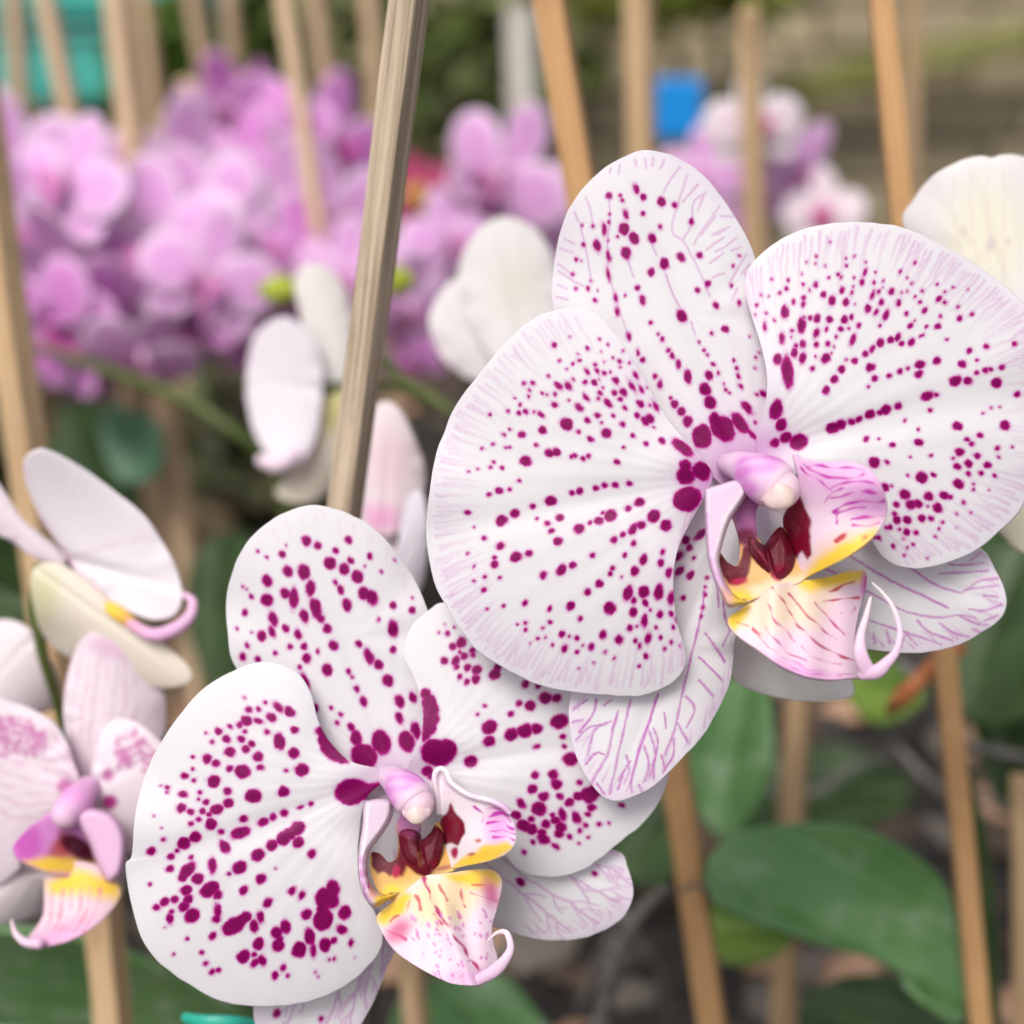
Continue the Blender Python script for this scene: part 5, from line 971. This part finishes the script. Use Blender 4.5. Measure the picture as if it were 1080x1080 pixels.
stem([(760, 800, 0.60, 4), (840, 840, 0.58, 4), (930, 800, 0.60, 3), (1010, 850, 0.62, 3)], M_ROOT, 'thin dry twig crossing behind the broad pale leaf', 'dry_twig', 'twig')
stem([(930, 770, 0.60, 4), (990, 830, 0.58, 4), (1060, 850, 0.60, 3), (1100, 900, 0.62, 3)], M_ROOT, 'forked grey twig near the right edge at the bottom', 'dry_twig', 'twig')
stem([(610, 1060, 0.56, 4), (650, 1000, 0.54, 4), (690, 1010, 0.55, 3), (705, 1070, 0.58, 3)], M_ROOT, 'short grey twig beside the wire tied stake', 'dry_twig', 'twig')
M_DRY = plain('dry_bloom', (0.42, 0.13, 0.045), (0.52, 0.22, 0.09), 160, 0.8)
wf = thing('withered_flower', 'withered orange flower hanging by the orange tan stake at lower right', 'withered flower', P1(985, 705, 0.455))
tube('petal', wf, [(1016, 682, 0.462, 7), (1000, 692, 0.452, 11), (985, 706, 0.450, 12), (970, 716, 0.455, 8)], M_DRY, 24, 9, flat=0.4)
tube('petal', wf, [(985, 704, 0.455, 9), (965, 722, 0.450, 9), (950, 738, 0.452, 11), (938, 752, 0.460, 5)], M_DRY, 24, 9, flat=0.5)
tube('petal', wf, [(990, 700, 0.456, 8), (1002, 722, 0.452, 8), (1006, 742, 0.456, 4)], M_PEDI, 20, 9, flat=0.4)

# ================================================================== LEAVES
def leaf(outline, d, base, tip, hw, mat, label, a=0, b=0, c=-6, side=0, thick=2.0, center=None):
    fn = relief(base, tip, hw, d, a=a, b=b, c=c, side=side, crease=5, rip=0.4, curl=0)
    x, y, r, faces, O = rings(outline, np.array(center or np.mean(outline, 0)), 4, 4)
    b_ = np.array(base, float); v_ = np.array(tip, float) - b_; s_ = (-(x - b_[0]) * v_[1] + (y - b_[1]) * v_[0]) / np.linalg.norm(v_) / hw
    o = mesh_obj('orchid_leaf', P(x, y, fn(x, y, r) + 1.4e-4 * np.sin(s_ * 15 + 0.8 * wob(x, y, 0.02, 5))), faces, mat); solid(o, thick)
    tag(o, label, 'leaf')
leaf([(746, 925), (755, 897), (790, 876), (850, 870), (905, 876), (955, 898), (998, 935), (1012, 990), (1018, 1075), (985, 1062), (940, 1022), (890, 1000), (840, 985), (790, 968), (757, 950)], 0.455, (1020, 1070), (750, 920), 60, M_LEAF, 'broad pale green orchid leaf at lower right reaching left past the orange tan stake', a=-20, side=14, c=-5, center=(880, 940))
leaf([(728, 800), (752, 735), (795, 712), (812, 770), (800, 840), (770, 885), (740, 862)], 0.52, (800, 700), (765, 885), 35, M_LEAF, 'upright green leaf directly below the greyish petal rim', side=10)
leaf([(790, 820), (830, 790), (890, 785), (940, 806), (962, 838), (915, 872), (840, 884), (790, 870)], 0.60, (960, 840), (790, 850), 45, M_LEAF_D, 'very dark green leaf behind the broad pale one', side=18)
leaf([(985, 640), (1030, 590), (1090, 580), (1120, 680), (1070, 760), (1010, 745)], 0.56, (1100, 560), (1020, 750), 50, M_LEAF_D, 'dark green leaf at the right edge under the large flower sepal', side=12)
leaf([(742, 965), (790, 958), (838, 985), (800, 1012), (755, 1005)], 0.52, (840, 990), (745, 985), 25, M_LEAF_Y, 'small bright green leaf tip under the broad pale leaf', side=8)
leaf([(850, 1050), (905, 1030), (960, 1040), (1010, 1075), (1000, 1130), (900, 1120), (850, 1090)], 0.50, (1020, 1120), (850, 1070), 40, M_LEAF_D, 'dark green leaf at the bottom edge below the broad pale leaf', side=14)
leaf([(420, 1060), (470, 1030), (520, 1025), (560, 1060), (585, 1120), (430, 1140)], 0.52, (560, 1140), (450, 1030), 60, M_LEAF, 'green leaf at the bottom edge under the blotched flower lip', side=16)
leaf([(-30, 1000), (40, 985), (110, 1000), (180, 1030), (260, 1075), (260, 1140), (-30, 1140)], 0.50, (-40, 1080), (260, 1100), 70, M_LEAF, 'green leaf filling the bottom left corner', side=22)
leaf([(105, 445), (130, 430), (165, 450), (170, 490), (150, 510), (120, 500)], 0.72, (110, 430), (160, 510), 30, M_LEAF_B, 'small bluish green leaf below the curved stem at left', side=5)
leaf([(200, 600), (245, 560), (275, 600), (262, 680), (235, 740), (205, 690)], 0.66, (240, 540), (235, 740), 35, M_LEAF_D, 'dark green leaf left of the blotched flower upper sepal', side=8)
leaf([(60, 440), (95, 420), (120, 470), (150, 560), (170, 650), (130, 640), (85, 560)], 0.74, (70, 420), (165, 650), 35, M_LEAF_D, 'long dark green leaf behind the side on white flower', side=8)
leaf([(-30, 560), (20, 570), (60, 620), (40, 680), (-30, 690)], 0.55, (-40, 600), (60, 650), 45, M_LEAF_D, 'dark green leaf at the left edge between the two pale flowers', side=8)
leaf([(900, 690), (950, 700), (975, 735), (930, 760), (895, 735)], 0.60, (980, 720), (895, 725), 25, M_LEAF_Y, 'bright yellow green leaf beneath the large flower tendrils', side=6)
leaf([(150, 950), (230, 930), (330, 1010), (300, 1080), (200, 1060)], 0.62, (320, 1060), (150, 960), 50, M_LEAF_D, 'dark green leaf behind the lower rim of the blotched petal', side=14)
leaf([(1030, 700), (1075, 720), (1090, 800), (1060, 860), (1035, 800)], 0.62, (1080, 690), (1050, 860), 25, M_LEAF_D, 'narrow dark leaf at the right edge beside the orange tan stake', side=6)
leaf([(640, 850), (700, 830), (735, 860), (700, 930), (650, 920)], 0.66, (720, 830), (660, 930), 35, M_LEAF_D, 'dark leaf in shade left of the wire tied stake', side=8)
leaf([(20, 480), (60, 470), (70, 560), (40, 600)], 0.70, (40, 460), (40, 600), 25, M_LEAF_D, 'dark leaf in shade behind the broad tan stake at left', side=6)
leaf([(940, 480), (1080, 520), (1120, 620), (1040, 640), (960, 560)], 0.64, (1120, 600), (940, 490), 50, M_LEAF_D, 'dark green leaf mostly hidden behind the right speckled petal', side=10)

# ================================================================== FARTHER THINGS
def boxes_mesh(bs):
    V, Q = [], []
    for (cx, cy, cz, sx, sy, sz, a) in bs:
        k = len(V); ca, sa = math.cos(a), math.sin(a)
        for dx, dy, dz in ((-1, -1, -1), (1, -1, -1), (1, 1, -1), (-1, 1, -1), (-1, -1, 1), (1, -1, 1), (1, 1, 1), (-1, 1, 1)):
            X, Y = dx * sx / 2, dy * sy / 2
            V.append((cx + X * ca - Y * sa, cy + X * sa + Y * ca, cz + dz * sz / 2))
        Q += [(k, k + 3, k + 2, k + 1), (k + 4, k + 5, k + 6, k + 7), (k, k + 1, k + 5, k + 4), (k + 1, k + 2, k + 6, k + 5), (k + 2, k + 3, k + 7, k + 6), (k + 3, k, k + 4, k + 7)]
    return np.array(V), np.array(Q)
def bevel(o, w): b = o.modifiers.new('bevel', 'BEVEL'); b.width = w; b.segments = 2; return o
# ground
g = mesh_obj('ground', [(-60, -5, 0), (60, -5, 0), (60, 60, 0), (-60, 60, 0)], [[(0, 1, 2, 3)]], plain('dark_soil', (0.012, 0.010, 0.009), (0.040, 0.033, 0.027), 30, 0.9, 0.8, 0.01))
tag(g, kind='structure')
# bark chips and pebbles
V, Q = [], []; tin = []
rc = random.Random(3)
for i in range(2600):
    yy = 0.38 + 1.5 * rc.random() ** 1.6; xx = rc.uniform(-0.5, 0.5) * (0.6 + yy)
    s = rc.uniform(0.005, 0.019); sz = (s * rc.uniform(0.8, 1.8), s, s * rc.uniform(0.4, 0.8)); a = rc.uniform(0, 6.28)
    k = len(V); th = np.linspace(0, 6.283, 7)[:-1]
    ca, sa = math.cos(a), math.sin(a); tl = rc.uniform(-0.4, 0.4)
    for lv, q in ((0, 0.85), (0.55, 1.05), (1, 0.6)):
        for t in th:
            X, Y = math.cos(t) * q * sz[0] * rc.uniform(0.85, 1.1), math.sin(t) * q * sz[1] * rc.uniform(0.85, 1.1)
            V.append((xx + X * ca - Y * sa, yy + X * sa + Y * ca, lv * sz[2] * 1.3 + 0.3 * tl * X + 0.001))
    for l in range(2):
        for t in range(6): Q.append((k + l * 6 + t, k + l * 6 + (t + 1) % 6, k + (l + 1) * 6 + (t + 1) % 6, k + (l + 1) * 6 + t))
    Q.append((k + 12, k + 13, k + 14, k + 15)); Q.append((k + 12, k + 15, k + 16, k + 17))
    p = rc.random()
    c = (0.42, 0.25, 0.16) if p < 0.17 else ((0.13, 0.11, 0.095) if p < 0.34 else ((0.07, 0.045, 0.03) if p < 0.7 else (0.025, 0.022, 0.02)))
    tin += [np.array(c) * rc.uniform(0.8, 1.25)] * 18
def tint_mat(name, rough=0.8):
    m, nt, N, Lk = new_mat(name); oc = coords(N); n = noise(N, Lk, 250, 4, 0.6, oc)
    col = mixc(N, Lk, maprange(N, Lk, n, 0.4, 0.7, 0.0, 0.35), attr(N, 'tint').outputs['Color'], (0.05, 0.04, 0.035))
    bs = N.new('ShaderNodeBsdfPrincipled'); bs.inputs['Roughness'].default_value = rough; Lk.new(col, bs.inputs['Base Color'])
    bn = N.new('ShaderNodeBump'); bn.inputs['Strength'].default_value = 0.6; bn.inputs['Distance'].default_value = 0.002; Lk.new(n, bn.inputs['Height']); Lk.new(bn.outputs[0], bs.inputs['Normal'])
    out = N.new('ShaderNodeOutputMaterial'); Lk.new(bs.outputs[0], out.inputs['Surface']); return m
M_TINT = tint_mat('bark')
ch = mesh_obj('bark_chips', V, [Q], M_TINT, None, {'tint': np.array(tin)}, smooth=False)
tag(ch, 'loose brown and grey bark chips strewn over the dark soil', 'bark chips', kind='stuff')
# low stone wall across the back right, a mossy beam above it
def at(x, y, Y):
    """point of a photo ray on the vertical plane Y metres ahead"""
    d = FW + (x - 540) / F * RT - (y - 540) / F * UP; return CAM + d * (Y / d[1])
bs, tin = [], []
for row in range(9):
    z = 0.035 + row * 0.062; x = -0.2 + rc.uniform(-0.1, 0)
    while x < 1.9:
        wd = rc.uniform(0.16, 0.42)
        bs.append((x + wd / 2, 2.3 + rc.uniform(-0.012, 0.012), z, wd - 0.004, 0.2, 0.059, 0))
        tin += [np.array((0.40, 0.33, 0.215)) * rc.uniform(0.75, 1.2)] * 8; x += wd
V, Q = boxes_mesh(bs)
wl = bevel(mesh_obj('stone_wall', V, [Q], M_TINT, None, {'tint': np.array(tin)}, smooth=False), 0.008)
tag(wl, 'low brown stone wall in long courses behind the flowers at upper right', 'wall')
p0, p1 = at(690, 75, 2.15), at(1130, 30, 2.15)
def beam(pa, pb, th, dp, mat, name, label, cat):
    pa, pb = np.array(pa), np.array(pb); v = pb - pa; Ln = np.linalg.norm(v); v /= Ln
    V, Q = boxes_mesh([(0, 0, 0, Ln, dp, th, 0)])
    o = mesh_obj(name, V, [Q], mat, None, smooth=False); bevel(o, th * 0.15)
    Zv = np.array([0, 0, 1.0]); Y = np.cross(Zv, v); Y /= np.linalg.norm(Y); Zv = np.cross(v, Y)
    o.matrix_basis = Matrix((Vector(v), Vector(Y), Vector(Zv))).transposed().to_4x4(); o.location = Vector((pa + pb) / 2)
    return tag(o, label, cat)
M_MOSS = plain('mossy_wood', (0.13, 0.14, 0.03), (0.21, 0.20, 0.075), 14, 0.9)
M_SHADE = plain('dark_stem_and_shade', (0.045, 0.045, 0.018), (0.075, 0.065, 0.03), 12, 0.9)  # dark tone for the shaded gap above the wall, also on bush stems
beam(at(790, 105, 2.12), at(1180, 15, 2.12), 0.045, 0.05, M_MOSS, 'mossy_beam', 'greenish mossy wooden beam slanting up to the top right corner above the wall', 'beam')
beam(at(600, 60, 2.6), at(1250, 40, 2.6), 0.22, 0.06, M_SHADE, 'gap_shade_panel', 'dark panel standing in for the shaded gap behind the mossy beam at top right', 'shade panel')  # added dark panel: its colour stands in for shade in the gap
# green bush behind, upper left of centre
def bush(cx, cy, d, wpx, hpx, n, cols, label, seed, size=0.03):
    r = random.Random(seed); V, Q, tin = [], [], []; c = P1(cx, cy, d); sw, sh = wpx * d / F / 2, hpx * d / F / 2
    root = thing('garden_bush', label, 'bush', (c[0], c[1], 0.0))
    for i in range(n):
        while True:
            q = np.array([r.uniform(-1, 1) for _ in range(3)])
            if q @ q < 1: break
        p = c + q[0] * RT * sw + q[1] * np.array([0, 0, 1.0]) * sh + q[2] * np.array([0, 1.0, 0]) * sw * 0.5
        u = np.array([r.gauss(0, 1) for _ in range(3)]); u /= np.linalg.norm(u); w_ = np.cross(u, [r.gauss(0, 1) for _ in range(3)]); w_ /= np.linalg.norm(w_)
        L_ = size * r.uniform(0.6, 1.5); k = len(V); nn = np.cross(u, w_) * L_ * 0.15
        V += [p - u * L_, p - w_ * L_ * 0.4 + nn, p + u * L_, p + w_ * L_ * 0.4 + nn]; Q.append((k, k + 1, k + 2, k + 3))
        tin += [np.array(r.choice(cols)) * r.uniform(0.7, 1.3)] * 4
    mesh_obj('foliage', V, [Q], M_TINT2, root, {'tint': np.array(tin)}, smooth=False)
    for s in range(4):
        b0 = np.array([c[0] + r.uniform(-0.05, 0.05), c[1], -0.02]); b1 = c + RT * r.uniform(-0.7, 0.7) * sw
        tube('stem', root, [(*b0, 0.012), (*((b0 + b1) / 2 + [0.03, 0.0, 0]), 0.009), (*b1, 0.005)], M_SHADE, 12, 8, world=True)
M_TINT2 = petal_material('bush_leaf', spots=False, trans=0.3, rough=0.5, bump=0.0)
bush(470, 30, 2.0, 330, 300, 900, [(0.18, 0.24, 0.06), (0.30, 0.34, 0.13), (0.09, 0.13, 0.035), (0.36, 0.35, 0.20)], 'yellow green leafy bush behind the grooved stake at the top', 1)
bush(300, 30, 2.1, 260, 260, 800, [(0.24, 0.34, 0.06), (0.12, 0.20, 0.03), (0.34, 0.40, 0.13)], 'bright green bush between the wide brown stake and the grooved stake', 2)
bush(180, 90, 1.6, 110, 170, 500, [(0.06, 0.12, 0.012), (0.10, 0.17, 0.02)], 'dark green shrub right of the teal crates', 3)
bush(720, -10, 1.9, 260, 70, 260, [(0.30, 0.34, 0.06), (0.22, 0.26, 0.05)], 'strip of yellow green leaves along the top edge right of centre', 4)
bush(560, 120, 2.4, 240, 300, 500, [(0.10, 0.095, 0.05), (0.20, 0.18, 0.11), (0.14, 0.15, 0.06)], 'dim olive undergrowth behind the whitish pole', 5, 0.04)
bush(60, 520, 1.2, 420, 420, 700, [(0.09, 0.12, 0.045), (0.13, 0.15, 0.07), (0.14, 0.11, 0.06)], 'dark green undergrowth behind the flowers at left', 6, 0.03)
bush(250, 560, 1.1, 300, 420, 420, [(0.10, 0.12, 0.05), (0.14, 0.16, 0.08), (0.18, 0.13, 0.08)], 'dim green and brown undergrowth below the pink cluster', 7, 0.03)
# teal crates, blue tag, teal clip
M_TEAL = plain('teal_plastic', (0.05, 0.36, 0.31), (0.07, 0.42, 0.36), 8, 0.45, 0.1)
def crate(x, y0, y1, wpx, Y, label):
    a = at(x, y0, Y); b = at(x, y1, Y); h = a[2] - b[2]; wd = wpx / F * Y * 1.05
    root = thing('plastic_crate', label, 'crate', (a[0], Y + 0.15, b[2]))
    V, Q = boxes_mesh([(a[0], Y + 0.15, b[2] + h * 0.45, wd, 0.3, h * 0.9, 0)]); bevel(mesh_obj('body', V, [Q], M_TEAL, root, smooth=False), 0.012)
    V, Q = boxes_mesh([(a[0], Y + 0.15, b[2] + h * 0.95, wd * 1.05, 0.32, h * 0.1, 0)]); bevel(mesh_obj('rim', V, [Q], M_TEAL, root, smooth=False), 0.006)
crate(85, 30, 112, 190, 1.75, 'lower teal plastic crate at the upper left behind the slanting stake')
crate(80, -70, 20, 210, 1.75, 'upper teal plastic crate cut by the top edge at left')
V, Q = boxes_mesh([(85 * 0, 0, 0, 0.36, 0.4, 0.3, 0)])
cb = at(85, 112, 1.9); V, Q = boxes_mesh([(cb[0], 1.93, cb[2] / 2 - 0.004, 0.34, 0.3, cb[2], 0)])
tag(bevel(mesh_obj('wooden_crate', V, [Q], M_BROWN, None, smooth=False), 0.006), 'brown wooden box carrying the teal crates at upper left', 'box')
c = P1(715, 115, 1.05)
V, Q = boxes_mesh([(c[0], c[1], c[2], 0.034, 0.006, 0.042, 0)])
bt = thing('plant_tag', 'bright blue plastic tag on a thin stick, right of the straight tan stake', 'tag', (c[0], c[1], 0))
bevel(mesh_obj('plate', V, [Q], plain('blue_plastic', (0.004, 0.22, 0.62), (0.006, 0.25, 0.68), 30, 0.4, 0.05), bt, smooth=False), 0.003)
tube('stick', bt, [(c[0], c[1] + 0.006, -0.02, 0.003), (c[0], c[1] + 0.006, c[2], 0.003)], M_BROWN, 8, 8, world=True)
o = tube('plant_clip', None, [(196, 1074, 0.335, 6), (215, 1078, 0.332, 8), (245, 1079, 0.332, 8), (270, 1080, 0.335, 5)], plain('clip_teal', (0.02, 0.32, 0.24), (0.03, 0.38, 0.28), 100, 0.35, 0.05), 24, 14, flat=0.5)
tag(o, 'small teal plastic clip peeking out under the lower left petal of the blotched flower', 'clip')
c = at(25, 95, 1.3)
